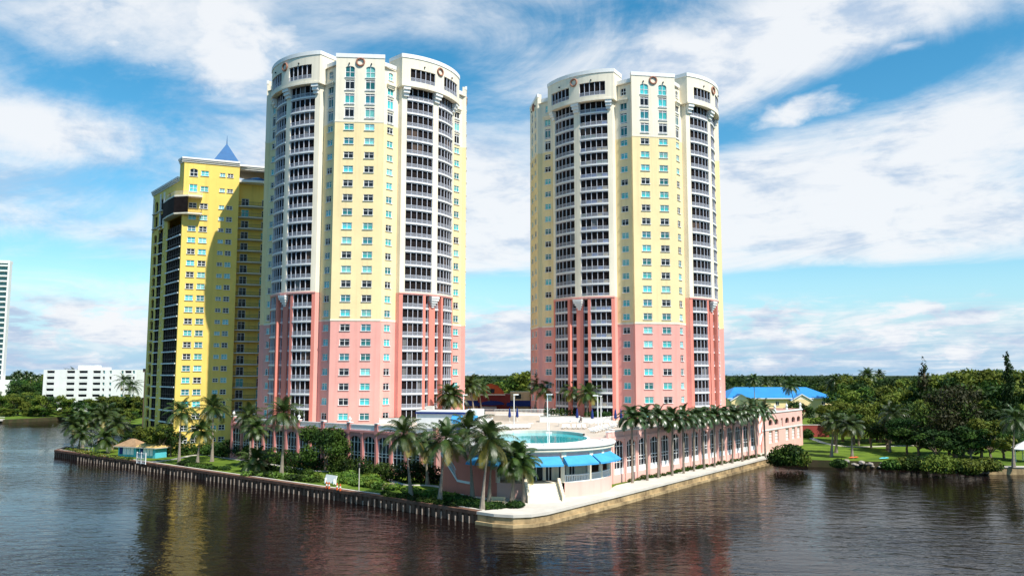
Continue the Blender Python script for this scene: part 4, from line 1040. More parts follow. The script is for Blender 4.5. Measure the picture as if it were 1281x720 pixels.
for lb, px, py in (('closed navy umbrella at the left of the raised terrace', 637.5, 527), ('closed navy umbrella at the right of the raised terrace', 647, 527), ('closed navy umbrella nearest the palms of the farther tower', 722, 528), ('closed navy umbrella before the middle of the farther tower', 741, 529), ('closed navy umbrella before the right bay pier of the farther tower', 770, 529), ('closed navy umbrella next to the first royal palm crown', 777, 529)):
    copy_tree(umb, (*G(px, py, DZ), DZ), rng.uniform(0, 6), 1.0, lb)
lou = thing('sun_lounger', 'white sun lounger in the row behind the pool', 'sun lounger', (*G(620, 537, DZ), DZ), 0, 'white sun loungers behind the pool')
m = MB(); m.box(-.32,.32,-.95,.35,.28,.38,'white'); m.build('seat', lou); m = MB(); m.box(-.32,.32,0,.75,-.04,.04,'white', Matrix.Translation((0,.35,.33)) @ Matrix.Rotation(radians(42),4,'X')); m.build('backrest', lou)
for x in (-.27,.27):
    for y in (-.85,.25): m = MB(); m.box(x-.03,x+.03,y-.03,y+.03,0,.28,'thatch'); m.build('leg', lou)
for i in range(1, 10): copy_tree(lou, (*G(620+i*4.6, 537-.15*i, DZ), DZ), rng.uniform(-.15,.15))
for i in range(8):
    copy_tree(lou, (*G(742+i*4.2, 541-1.1*i, DZ), DZ), .8+rng.uniform(-.2,.2), 1, 'white sun lounger near the deck parapet right of the pool')
tb = thing('patio_table', 'small round white patio table on the pool deck', 'table', (*G(600, 534, DZ), DZ), 0, 'white patio tables on the pool deck'); m = MB(); m.lathe([(0,.78),(.6,.78),(.6,.72),(0,.72)], 'white', 12); m.build('table_top', tb); m = MB(); m.tube([(0,0,0),(0,0,.72)], [.06,.06], 'white', 6); m.build('leg', tb)
for px, py in ((607,532),(664,534),(699,533),(712,532),(726,533),(738,534),(755,532)): copy_tree(tb, (*G(px, py, DZ), DZ))
for i in range(5): copy_tree(lou, (*G(705+i*6.5, 536, DZ), DZ), rng.uniform(-.3,.3), 1, 'white sun lounger on the deck right of the pool')

# ------------------------------------------------------------------ palms
def frond(mb, az, e0, L, droop, nl, ll, key, lw=.11, curl=.5, r=None, spread=1.0):
    """arching rachis with hanging leaflets on both sides"""
    r = r or rng; n = 9; d = Vector((cos(az)*cos(e0), sin(az)*cos(e0), sin(e0))); p = Vector((0,0,0)); pts = [p.copy()]; dirs = [d.copy()]
    for i in range(n):
        p = p+d*(L/n); d = (d+Vector((0,0,-droop*(i+1)/n/n*2.2))).normalized(); pts.append(p.copy()); dirs.append(d.copy())
    side0 = Vector((-sin(az), cos(az), 0)); k = mb.mi(key)
    for i in range(n):      # midrib as a thin blade
        a, b = pts[i], pts[i+1]; w = .07*(1-i/n)+.015
        mb.poly((a-side0*w, a+side0*w, b+side0*w*.85, b-side0*w*.85), key)
    for j in range(nl):
        t = .14+.86*j/(nl-1); q = t*n; i = min(n-1, int(q)); f = q-i; base = pts[i].lerp(pts[i+1], f); dd = dirs[i].lerp(dirs[i+1], f)
        l = ll*(sin(pi*min(1, t*.86+.12))**.7)*r.uniform(.85,1.1)
        for sg in (-1, 1):
            up = dd.cross(side0*sg); up = up if up.z > 0 else -up
            o = (side0*sg*(.85*spread)+dd*.55+up*.18*spread).normalized()
            mid = base+o*l*.5; tip = base+o*l+Vector((0,0,-l*curl*r.uniform(.8,1.2)))
            wv = dd*lw*.5
            mb.poly((base-wv, base+wv, mid+wv*.9+Vector((0,0,-l*curl*.18)), mid-wv*.9+Vector((0,0,-l*curl*.18))), key)
            mb.poly((mid-wv*.9+Vector((0,0,-l*curl*.18)), mid+wv*.9+Vector((0,0,-l*curl*.18)), tip), key)
def coconut_meshes(seed, h, lean, nf=22, L=4.0, nl=22, young=False):
    r = random.Random(seed); tr = MB(); n = 9; a = r.uniform(0, 2*pi); pts = []; rad = []
    for i in range(n+1):
        t = i/n; pts.append((cos(a)*lean*t**1.6, sin(a)*lean*t**1.6, h*t)); rad.append(.30*(1-t)**4+.17-.05*t)
    tr.tube(pts, rad, 'palmbark', 7); top = Vector(pts[-1])
    cr = MB(); g = 2.39996
    for i in range(nf):
        t = (i+.5)/nf; e0 = radians(78-118*t**.9)+r.uniform(-.1,.1)
        st = len(cr.v); frond(cr, i*g+r.uniform(-.25,.25), e0, L*r.uniform(.85,1.08)*(1 if t > .15 else .8), 1.15+.5*r.random(), nl, 1.2, 'frondy' if (t > .86 and r.random() < .55) else 'frond', .135, .55+.3*t, r)
        cr.v[st:] = [(v[0]+top.x, v[1]+top.y, v[2]+top.z) for v in cr.v[st:]]
    for i in range(7): # coconuts
        a2 = r.uniform(0, 2*pi); c = top+Vector((cos(a2)*.3, sin(a2)*.3, -.35)); cr.tube([(c.x,c.y,c.z-.16),(c.x,c.y,c.z),(c.x,c.y,c.z+.16)], [.06,.16,.05], 'frondy', 5)
    return tr.mesh('trunk'), cr.mesh('crown')
def royal_meshes(seed, h):
    r = random.Random(seed); tr = MB(); n = 8
    pts = [(0,0,h*i/n) for i in range(n+1)]; tr.tube(pts, [.24,.21,.19,.19,.2,.2,.19,.18,.17], 'palmbark', 8)
    tr.tube([(0,0,h),(0,0,h+.5),(0,0,h+1.5)], [.17,.2,.10], 'shaft', 8)
    cr = MB(); nf = 24; g = 2.39996
    for i in range(nf):
        t = (i+.5)/nf; e0 = radians(82-95*t)+r.uniform(-.08,.08); st = len(cr.v)
        frond(cr, i*g+r.uniform(-.2,.2), e0, 3.2*r.uniform(.9,1.08), 1.9+.5*r.random(), 24, 1.0, 'royal', .15, .45, r, .9)
        cr.v[st:] = [(v[0], v[1], v[2]+h+1.3) for v in cr.v[st:]]
    return tr.mesh('trunk'), cr.mesh('crown')
PALM = {}
def palm(kind, label, x, y, z, h, group=None, rz=None, lean=None, L=None):
    """a palm with a trunk of its own length under one of a few crowns"""
    r = rng; v = r.randrange(4)
    key = (kind, v, round(h))
    if key not in PALM:
        if kind == 'royal': PALM[key] = royal_meshes(v*7+int(h), round(h))
        else: PALM[key] = coconut_meshes(v*13+int(h)*3, round(h), (lean if lean is not None else .08*h+.2*v), 28 if h > 6 else 22, L or (4.6 if h > 8 else 3.8), 24)
    nm = 'royal_palm' if kind == 'royal' else 'coconut_palm'
    t = thing(nm, label, 'palm tree', (x, y, z), r.uniform(0, 2*pi) if rz is None else rz, group); s = h/round(h); t.scale = (s, s, s); t.rotation_euler[0] = r.gauss(0, .03); t.rotation_euler[1] = r.gauss(0, .03)
    link('trunk', PALM[key][0], t); link('crown', PALM[key][1], t); return t
# the row of royal palms before the right arcade
nR = 14
for i in range(nR):
    s = 3.9+i*(PLR-7.2)/(nR-1); p = PFR(s, 0, 2.6+rng.uniform(-.3,.3))
    palm('royal', 'royal palm before the pink arcade, %s in the row from the round building' % ORD[i], p[0], p[1], GZ+.1, 9.0+rng.uniform(-.9,.8)+(.8 if i == 2 else 0), 'royal palms along the pink arcade')
# coconut palms of the left garden: (base px, base py, height, label)
for px, py, h, lb in ((265,577,11.3,'tall coconut palm with wide crown before the right half of the yellow building'), (224,581,10.6,'slim coconut palm before the left half of the yellow building'), (247,579,6.6,'short coconut palm between two tall ones before the yellow building'),
    (352,592,11.2,'tall coconut palm with yellowing fronds before the left arcade'), (313,577,9.5,'coconut palm close to the left end of the pink arcade'), (322,583,7.5,'low bushy coconut palm against the pink arcade, beside the tall yellowing one'),
    (514,622,9.6,'tall coconut palm by the path before the right end of the left arcade'), (550,629,9.2,'coconut palm nearest the pink outside stair'), (535,606,6.6,'shorter coconut palm standing behind the two tall ones by the pink stair'),
    (603,638,9.6,'tallest coconut palm at the round building, nearest the water'), (591,626,10.2,'coconut palm leaning over the cream steps of the pink stair'), (612,629,7.6,'coconut palm with low crown in the clump before the round building'),
    (641,629,6.4,'short coconut palm at the foot of the cream steps'), (655,629,5.6,'shortest coconut palm of the clump, beside the cream steps'), (318,590,2.2,'low young palm on the lawn with an orange base')):
    x, y = G(px, py, GZ); palm('coco', lb, x, y, GZ, h, 'coconut palms in the waterside garden')
# palms at the tip of the land
k = 0
for px, py, h, lb in ((90,561,6.0,'leftmost palm at the very tip of the seawall'), (103,560,7.2,'leaning palm second from the seawall tip'), (113,558,8.2,'palm standing behind the railing at the seawall tip'), (122,560,7.6,'pale trunked palm in the middle of the tip clump'),
    (131,557,8.4,'tallest palm of the clump at the seawall tip'), (140,562,6.2,'palm at the right of the tip clump, nearest the tan roofed hut'), (98,563,4.0,'short palm in front at the seawall tip'), (135,566,3.4,'low palm by the bright hedge at the seawall tip')):
    x, y = G(px, py, GZ); palm('coco', lb, x, y, GZ, h, 'palms at the tip of the seawall')
# palms on the deck
for px, py, h, lb in ((478,527,6.2,'dark planter palm before the pink front of the nearer tower, left of two'), (484,527,6.6,'dark planter palm before the pink front of the nearer tower, right of two'), (561,528,6.2,'dark palm before the right bay of the nearer tower, left one'), (569,527,5.4,'dark palm before the right bay of the nearer tower, right one'),
    (593,522,8.0,'dark palm left of the red clubhouse'), (602,520,7.0,'dark palm touching the left side of the red clubhouse'), (668,521,8.0,'dark palm right of the clubhouse awnings'), (680,522,7.2,'dark palm at the left edge of the farther tower'), (712,524,6.6,'dark palm before the left bay of the farther tower, left one'), (734,526,6.2,'dark palm before the left bay of the farther tower, right one')):
    x, y = G(px, py, DZ); palm('coco', lb, x, y, DZ, h, 'palms on the pool deck')
x, y = G(812, 523, DZ); 
# palms on the far shore by the white apartment block
for px, py, h, lb in ((83,514,17,'tall palm before the white apartment block, left one of a close pair'), (92,514,18,'tall palm before the white apartment block, right one of a close pair'), (119,513,18,'dark palm with wide crown before the right half of the white block'), (152,517,15,'palm at the right end of the white block'), (64,514,9,'short palm before the left end of the white block'), (108,513,11,'short palm under the wide dark one at the white block'), (168,518,13,'palm between the white block and the yellow building'), (57,512,8,'short palm at the left corner of the white block')):
    x, y = G(px, py, GZ); palm('coco', lb, x, y, GZ, h, 'palms on the far shore', L=6.2)
for i, (px, h) in enumerate(((14,16),(20,17),(26,15.5),(31,16.5),(37,16),(43,14.5))):
    x, y = G(px, 506, GZ); palm('royal', '%s palm from the left in the far row beside the glass tower' % ORD[i], x, y, GZ, h, 'far palms beside the glass tower')
# palms in the park on the right
for px, py, h, lb in ((1040,571,8.0,'pale topped palm on the park lawn, left one of two'), (1066,573,7.0,'pale topped palm on the park lawn, right one of two'), (1046,566,7.2,'palm behind the left pale palm on the park lawn'), (1113,565,9.0,'palm in the middle of the park lawn'), (1268,584,9.5,'palm leaning beside the white gazebo'), (984,520,10.0,'palm standing before the blue roof'), (926,508,9.0,'palm before the left gable of the blue roofed building')):
    x, y = G(px, py, GZ); palm('coco', lb, x, y, GZ, h, None)

# ------------------------------------------------------------------ broadleaf trees, shrubs and hedges
def leaf_cloud(mb, blobs, n, size, r, keys, flat=.0):
    """n small leaf faces spread through clumps; each clump keeps one leaf colour"""
    wts = [b[1][0]*b[1][1]*b[1][2] for b in blobs]; cols = [r.choice(keys) for _ in blobs]
    for _ in range(n):
        i = r.choices(range(len(blobs)), wts)[0]; c, R = blobs[i]
        while True:
            d = Vector((r.gauss(0,1), r.gauss(0,1), r.gauss(0,1)))
            if d.length > .01: break
        d.normalize(); rad = r.random()**.38
        p = Vector((c[0]+d.x*R[0]*rad, c[1]+d.y*R[1]*rad, c[2]+d.z*R[2]*rad))
        nrm = (d*.6+Vector((r.uniform(-1,1), r.uniform(-1,1), r.uniform(-.3,1.1)))).normalized()
        u = nrm.orthogonal().normalized(); u = (Matrix.Rotation(r.uniform(0, 2*pi), 3, nrm) @ u); v = nrm.cross(u); s = size*r.uniform(.6,1.25)
        key = cols[i] if r.random() < .85 else r.choice(keys)
        mb.poly((p-u*s, p-v*s*.45, p+u*s, p+v*s*.45), key)
def tree_meshes(seed, h, w, keys, n, size, style='round'):
    r = random.Random(seed); tr = MB(); blobs = []
    th = h*(.30 if style != 'pine' else .9)
    tr.tube([(0,0,-.3),(r.uniform(-.1,.1),r.uniform(-.1,.1),th*.5),(r.uniform(-.3,.3),r.uniform(-.3,.3),th)], [h*.028+.06,h*.022+.05,h*.016+.03], 'bark', 6)
    if style == 'pine':
        for i in range(16):
            t = i/15; z = h*(.18+.80*t); rr = w*.5*(1-t)**.75+.25; a = i*2.4
            blobs.append(((cos(a)*rr*.45, sin(a)*rr*.45, z), (rr*.75, rr*.75, h*.06)))
    elif style == 'column':
        for i in range(14):
            t = i/13; z = h*(.12+.84*t); rr = w*.5*(1-.55*t**2); a = i*2.4; blobs.append(((cos(a)*rr*.4, sin(a)*rr*.4, z), (rr*.75, rr*.75, h*.065)))
    else:
        nb = 15 if style == 'round' else 26
        for i in range(nb):
            a = r.uniform(0, 2*pi); t = r.random(); q = sqrt(r.random())*.40*w*(1-.55*max(0,t-.45)); z = h*((.36 if style == 'round' else .20)+(.54 if style == 'round' else .68)*t)
            rr = w*r.uniform(.13,.22); c = (cos(a)*q, sin(a)*q, z); blobs.append((c, (rr, rr, rr*r.uniform(.55,.85))))
            if i % 2 == 0: tr.tube([(0,0,th*.75), (c[0]*.55,c[1]*.55,(th+c[2])*.5), (c[0]*.9,c[1]*.9,c[2])], [h*.014+.03,h*.009+.02,.02], 'bark', 5)
    cr = MB(); leaf_cloud(cr, blobs, n, size, r, keys); return tr.mesh('trunk'), cr.mesh('crown')
TREES = {}
def tree_kind(name, v):
    if (name, v) not in TREES:
        spec = {'green': (11, 10, ['leafa','leafc','leafb','leafc'], 2600, .42, 'round'), 'dark': (11, 10, ['leafb','leafb','leafa'], 2600, .40, 'round'),
                'light': (10, 9, ['leafc','leafa','leafc'], 2400, .40, 'round'), 'pine': (16, 7, ['leafb','leafd'], 2400, .40, 'pine'), 'brown': (15, 16, ['leafd','leafd','leafb','leafa'], 7000, .40, 'wide'), 'column': (15, 3.4, ['leafb','leafb'], 2400, .32, 'column')}[name]
        TREES[name, v] = tree_meshes(v*31+len(name)*7, *spec)
    return TREES[name, v]
BASEH = {'green': 11, 'dark': 11, 'light': 10, 'pine': 16, 'brown': 15, 'column': 15}
def tree(kind, label, x, y, z, h, group=None, wide=1.0, single=False, cat='tree', name=None):
    a, b = tree_kind(kind, rng.randrange(4)); s = h/BASEH[kind]
    nm = name or {'pine': 'pine_tree', 'column': 'cypress_tree'}.get(kind, 'broadleaf_tree')
    t = thing(nm, label, cat, (x, y, z), rng.uniform(0, 6.28), group); t.scale = (s*wide, s*wide, s)
    link('trunk', a, t); link('crown', b, t); return t
# sea grape in front of the arcade, built leaf by leaf
x, y = G(407, 589, GZ); r = random.Random(77); a, b = tree_meshes(41, 9.2, 11.5, ['leafa','leafb','leafa'], 5200, .30, 'round')
t = thing('broadleaf_tree', 'round crowned broadleaf tree with pale trunk before the left pink arcade', 'tree', (x, y, GZ)); link('trunk', a, t); link('crown', b, t)
for px, py, h, w, kd, lb in ((200,572,7.5,1.1,'green','bushy tree to the right of the tan roofed hut'), (180,567,6.5,1.1,'green','bushy tree directly behind the tan roofed hut'), (157,562,5.0,1.0,'dark','dark low tree between the tip palms and the hut'), (213,571,6.0,1.0,'dark','dark bushy tree by the foot of the yellow building'), (286,572,4.0,1.2,'dark','dark low tree at the left end of the pink arcade')):
    x, y = G(px, py, GZ); tree(kd, lb, x, y, GZ, h, None, w)

def bush_mesh(seed, blobs, n, size, keys):
    mb = MB(); leaf_cloud(mb, blobs, n, size, random.Random(seed), keys); return mb
def hedge(name, label, pts, w, h, n, size, keys, seed, cat='hedge'):
    bl = []; r = random.Random(seed); P = [Vector(p) for p in pts]; o = P[0]
    for a, b in zip(P, P[1:]):
        L_ = (b-a).length; k = max(1, int(L_/(w*.55)))
        for i in range(k):
            q = a+(b-a)*(i+.5)/k-o; hh = h*r.uniform(.75,1.15); bl.append(((q.x+r.uniform(-.2,.2)*w, q.y+r.uniform(-.2,.2)*w, hh*.5), (w*.55, w*.55, hh*.55)))
    m = bush_mesh(seed, bl, n, size, keys); q = m.build(name, None, at(o.x, o.y, GZ)); return tag(q, label, cat)
for i, (lb, px, py, ln, w, h, keys, cat) in enumerate(DECK_BEDS):
    x, y = G(px, py, DZ); r = random.Random(i+50); bl = [((-ln/2+ln*(k+.5)/6, r.uniform(-.2,.2), h*.5), (ln/9, w*.45, h*r.uniform(.4,.65))) for k in range(6)]
    tag(bush_mesh(i, bl, 900, .22, keys).build('planting', None, at(x, y+.4, DZ+.9)), lb, cat)
x, y = G(441, 524, DZ); tag(bush_mesh(99, [((0,0,1.1),(1.2,1.0,1.1)),((.5,.2,1.7),(.7,.7,.7))], 500, .22, ['redleaf','redleaf','leafb']).build('red_shrub', None, at(x, y+1, DZ+.9)), 'dark red leaved shrub before the pink front of the nearer tower', 'shrub')
def gp(*pp): return [G(px, py, GZ) for px, py in pp]
hedge('hedge', 'dark green hedge along the foot of the left pink arcade, left half', gp((288,571.5),(400,588)), 2.6, 3.0, 6200, .26, ['leafb','leafa','leafb'], 1)
hedge('hedge', 'dark green hedge behind the winding path at the right half of the left arcade', gp((412,590),(478,600),(545,605)), 3.2, 3.2, 7000, .28, ['leafa','leafb'], 2)
hedge('hedge', 'dark hedge between the yellow building and the garden path', gp((188,571),(250,568),(283,572)), 2.8, 2.9, 4400, .28, ['leafb','leafb','leafa'], 3)
hedge('shrub_bed', 'bright green grassy shrub bed beside the pale sign panel', gp((398,600),(430,598),(472,606)), 3.4, 1.3, 5200, .30, ['bushy','leafc','bushy','leafa'], 4, 'shrubs')
hedge('shrub_bed', 'mid green shrub bed on the lawn below the tall yellowing palm', gp((303,596),(340,596),(395,603)), 2.4, 1.0, 3200, .26, ['leafa','leafb','bushy'], 5, 'shrubs')
hedge('shrub_bed', 'grassy green bed behind the beige bench near the pink stair', gp((505,617),(540,621),(588,632)), 3.0, 1.1, 3800, .28, ['leafa','bushy','leafb'], 6, 'shrubs')
hedge('shrub_bed', 'dark shrub bed under the palm clump before the round building', gp((575,632),(615,636),(650,634)), 2.6, 1.0, 3000, .26, ['leafb','leafa'], 7, 'shrubs')
hedge('shrub_bed', 'green shrub bed at the foot of the short palm before the yellow building', gp((225,581),(262,585)), 2.2, .9, 1500, .26, ['leafa','leafb'], 8, 'shrubs')
hedge('shrub_bed', 'dark shrub bed in the shade between the arcade hedge and the garden path', gp((300,583),(350,588),(392,593)), 2.2, .9, 2600, .26, ['leafb','leafb','leafa'], 14, 'shrubs')
hedge('shrub_bed', 'long low green shrub bed right behind the seawall below the yellow building', gp((236,584),(285,588)), 1.6, .7, 1300, .24, ['leafa','leafb'], 15, 'shrubs')
hedge('shrub_bed', 'yellow green shrub bed along the path before the tall arcade windows', gp((430,603),(470,610),(500,612)), 2.6, 1.1, 2600, .28, ['leafc','bushy','leafa'], 16, 'shrubs')
hedge('shrub_bed', 'low dark ground plants beside the water from the beige bench to the stair', gp((478,619),(530,628),(570,634)), 1.8, .7, 2400, .24, ['leafb','leafa'], 17, 'shrubs')
hedge('hedge', 'low yellow flowering hedge along the seawall tip', gp((84,563),(120,570),(165,576)), 1.3, .8, 2000, .2, ['leafc','leafb','frondy'], 9)
ps = [PFR(5+i*(PLR-7)/26, 0, 1.35) for i in range(27)]
for i, p in enumerate(ps):
    if 'CL' not in PALM: PALM['CL'] = bush_mesh(12, [((0,0,.3),(.75,.75,.4))], 160, .2, ['leafb','leafa']).mesh('shrub')
    q = link('low_shrub', PALM['CL'], None, at(p[0]+rng.uniform(-.3,.3), p[1]+rng.uniform(-.3,.3), GZ+.1, rng.uniform(0,6), rng.uniform(.7,1.15))); tag(q, 'low clipped shrub in the row between the royal palms and the pink arcade', 'shrub', 'low shrubs along the pink arcade')
x, y = G(989, 579, GZ)
m = bush_mesh(21, [((0,0,2.2),(4.0,3.0,2.3)), ((-2.2,.4,1.4),(2.4,2.4,1.6)), ((2.6,0,1.5),(2.4,2.2,1.7)), ((.5,-1.2,3.2),(2.4,2.0,1.5))], 4200, .34, ['leafa','leafb','leafc']); tag(m.build('bush', None, at(x, y+1.5, GZ-.7)), 'big round green bush at the water where the promenade ends', 'bush')
for px, py, w, h, lb in ((1150,585,5.0,2.6,'green waterside bush left of the seawall on the park bank'), (1180,588,6.0,3.4,'large green waterside bush below the brown casuarina tree'), (1215,589,4.6,2.6,'dark waterside bush next to the low park seawall'), (1052,581,3.0,1.5,'small bush on the rocks of the park bank'), (1120,584,4.0,1.8,'low bush left of the big waterside bushes'), (1240,586,5.0,2.4,'dark bush on the low park seawall left of the gazebo'), (1165,583,5.0,2.6,'green bush between the kayaks and the big waterside bush'), (1135,584,5.0,2.2,'leafy bush at the water right of the aqua kayak'), (1012,548,3.0,3.0,'dark bush beside the brick wall of the park')):
    x, y = G(px, py, GZ); m = bush_mesh(px, [((0,0,h*.5),(w*.5,w*.45,h*.6)), ((w*.3,.3,h*.4),(w*.35,w*.35,h*.5)), ((-w*.3,0,h*.4),(w*.35,w*.3,h*.45))], 1700, .32, ['leafa','leafb','leafa','leafc']); tag(m.build('bush', None, at(x, y+1, GZ-.5)), lb, 'bush')
# rocks along the park bank
for i in range(46):
    t = i/45; seg = bank[2:8]; q = t*(len(seg)-1); j = min(len(seg)-2, int(q)); p = Vector(seg[j]).lerp(Vector(seg[j+1]), q-j); r = random.Random(i)
    if 'RK%d' % (i%4) not in PALM:
        bm = bmesh.new(); bmesh.ops.create_icosphere(bm, subdivisions=2, radius=.55)
        for v in bm.verts: v.co = v.co*r.uniform(.78,1.15); v.co.z *= .65
        me = bpy.data.meshes.new('rock'); bm.to_mesh(me); bm.free(); me.materials.append(K['stone']); PALM['RK%d' % (i%4)] = me
    o = link('rock', PALM['RK%d' % (i%4)], None, at(p.x+r.uniform(-.5,.5), p.y+r.uniform(-1.2,.1), r.uniform(.3,1.4), r.uniform(0,6), r.uniform(.7,1.5))); tag(o, 'grey rock in the riprap along the park bank', 'rock', 'rocks along the park bank')

# trees of the park and of the wood behind it
for px, py, h, w, kd, lb in ((1195,572,16.5,1.0,'brown','huge brownish dark casuarina tree on the park bank'), (1160,550,23,.75,'pine','tall pointed pine rising above the wood left of the brown tree'), (1267,562,23.5,.75,'column','dark columnar cypress at the right edge of the park'), (1110,563,8.5,1.3,'dark','dark shade tree in the middle of the park lawn'), (1090,560,8.0,1.1,'green','green shade tree left of the dark one on the park lawn'), (1172,577,7.0,1.5,'dark','low dark tree filling the bank under the brown casuarina'), (1215,579,7.5,1.4,'dark','low dark tree between the brown casuarina and the gazebo'), (1240,578,9.0,1.2,'light','light green tree between the brown tree and the gazebo'), (1135,568,9.0,1.1,'dark','dark tree just left of the brown casuarina'),
    (1000,535,9.5,1.2,'dark','dark tree right of the parking building'), (965,520,8.0,1.1,'dark','dark tree between the parking building and the blue roof'), (1030,545,9.0,1.0,'green','green tree before the right end of the blue roofed building'), (1150,571,7.5,1.5,'dark','dark spreading tree at the left foot of the brown casuarina'), (1188,568,8.5,1.5,'green','green tree filling the space below the middle of the casuarina'), (1205,570,8.0,1.4,'dark','dark low tree in front of the casuarina trunk'), (1228,573,8.0,1.4,'green','green low tree at the right foot of the casuarina'), (1256,574,7.0,1.4,'dark','dark low tree left of the white gazebo'), (1225,560,13,1.0,'green','tall green tree behind the right side of the brown casuarina'), (1255,566,11,1.0,'dark','dark tree before the cypress')):
    x, y = G(px, py, GZ); tree(kd, lb, x, y, GZ, h, None, w)
fr_ = random.Random(2024)
cnt = 0
while cnt < 190:
    Y = fr_.uniform(228, 520)-(22*fr_.random() if cnt > 150 else 0); px = fr_.uniform(905, 1340); X = (px-640.5)/1030*Y
    if px < 1048 and Y < 385: continue
    if px < 1010 and Y < 300: continue
    kd = fr_.choice(['green','green','dark','dark','light']); h = fr_.uniform(12, 18)+(2.5 if px > 1180 else 0)-(3.5 if px < 1050 else 0)
    tree(kd, 'tree of the dense wood behind the blue roof and the park', X, Y, GZ, h, 'trees of the wood on the right bank', fr_.uniform(.9, 1.25)); cnt += 1
for i in range(24):
    px = 1045+i*11+fr_.uniform(-4,4); X, Y = G(px, fr_.uniform(551, 558), GZ)
    tree(fr_.choice(['green','dark','light','green']), 'tree at the edge of the wood behind the park lawn', X, Y, GZ, fr_.uniform(8, 12), 'trees at the edge of the park lawn', fr_.uniform(1.0, 1.35))
for i in range(16):
    Y = fr_.uniform(300, 480); px = fr_.uniform(930, 1300); X = (px-640.5)/1030*Y
    palm('coco', 'palm rising out of the dense wood on the right bank', X, Y, GZ, fr_.choice([14,16,18]), 'palms in the wood on the right bank', L=4.2)
for i in range(34):
    Y = fr_.uniform(285, 420); px = fr_.uniform(578, 676); X = (px-640.5)/1030*Y
    tree(fr_.choice(['green','dark','light','dark']), 'tree in the thick green wood seen between the two towers', X, Y, GZ, fr_.uniform(12, 17)+(2.5 if 620 < px < 660 else 0), 'trees between the two towers', fr_.uniform(.9,1.2))
for i in range(60):
    Y = fr_.uniform(430, 700); px = fr_.uniform(-30, 190); X = (px-640.5)/1030*Y
    if Y < 470 and 45 < px < 175: Y += 60; X = (px-640.5)/1030*Y
    tree(fr_.choice(['green','dark','dark']), 'tree in the dark wood beyond the white apartment block', X, Y, GZ, fr_.uniform(12, 18), 'trees beyond the white block', fr_.uniform(1.0,1.4))
for i in range(46):
    px = fr_.uniform(-20, 178); X, Y = G(px, fr_.uniform(511, 521) if px < 90 else fr_.uniform(514, 526), GZ)
    tree(fr_.choice(['green','dark','green','light']), 'low tree in the green belt on the far shore before the white block', X, Y, GZ, fr_.uniform(6, 9.5), 'low trees on the far shore', fr_.uniform(1.1,1.7))
for i in range(44):
    px = fr_.uniform(-10, 178); X, Y = G(px, fr_.uniform(519, 528) if px > 90 else fr_.uniform(519,521), GZ)
    tree('green', 'rounded green shrub on the far shore bank', X, Y, GZ-.5, fr_.uniform(3, 4.5), 'shrubs on the far shore', 1.9, False, 'shrub', 'shrub')
# the far wood that closes the horizon reads as one mass
fw_ = MB(); r = random.Random(9); bl = []
for i in range(620):
    a = radians(r.uniform(-40, 40)); D = r.uniform(540, 1900); s = r.uniform(10, 20)*(D/700)**.5
    bl.append(((sin(a)*D, cos(a)*D, 6+r.uniform(0,4)), (s*1.6, s*1.2, 7+r.uniform(0,4))))
leaf_cloud(fw_, bl, 42000, 2.2, r, ['leafb','leafa','leafb'])
tag(fw_.build('far_wood'), 'far dark green wood closing the horizon', 'wood', None, 'stuff')

# ------------------------------------------------------------------ background buildings
def white_block():
    x0, x1, Y = -227.5, -183.5, 402; T = thing('white_apartment_block', 'white apartment block with dark balconies across the river', 'apartment building', (x0, Y, GZ)); F = flatF((0,0), (1,.06)); L_ = x1-x0; fh = 2.85; hs = []
    cols = (('b',1.6,5.2),('b',11.0,14.8),('b',16.8,20.8),('b',23.4,27.0),('w',28.0,29.0),('w',31.2,32.2),('w',36.8,37.8),('b',38.6,41.6),('w',42.2,43.2))
    for f in range(7):
        z = .6+fh*f
        for k, a, b in cols: hs.append((a, b, z+(.9 if k == 'w' else .25), z+2.25))
    m = MB(); wall(m, F, 0, L_, 0, 20.4, hs, 'white', .9); e = F(L_, 0)
    m.poly(((0,0,0),(-3,16,0),(-3,16,20.4),(0,0,20.4)), 'white'); m.poly(((e[0],e[1],0),(e[0],e[1]+16,0),(e[0],e[1]+16,20.4),(e[0],e[1],20.4)), 'white'); m.poly(((0,0,19.9),(e[0],e[1],19.9),(e[0],e[1]+16,19.9),(-3,16,19.9)), 'concrete'); m.build('wall', T)
    for f in range(7):
        z = .6+fh*f
        for k, a, b in cols:
            g = MB(); zz_ = z+(.9 if k == 'w' else .25); g.poly((F(a,zz_,-.85),F(b,zz_,-.85),F(b,z+2.25,-.85),F(a,z+2.25,-.85)), 'dark' if k == 'b' or f%2 else 'teal')
            o = g.build('balcony' if k == 'b' else 'window', T)
            if k == 'b': q = MB(); slab(q, F, a, b, z+.2, z+1.05, -.1, .06, 'white', 20); q.build('parapet', o)
    m = MB(); m.box(15, 23, 3, 10, 20.0, 22.6, 'white'); m.box(23.5, 28, 4, 10, 20.0, 21.6, 'white'); m.build('roof_house', T)
white_block()
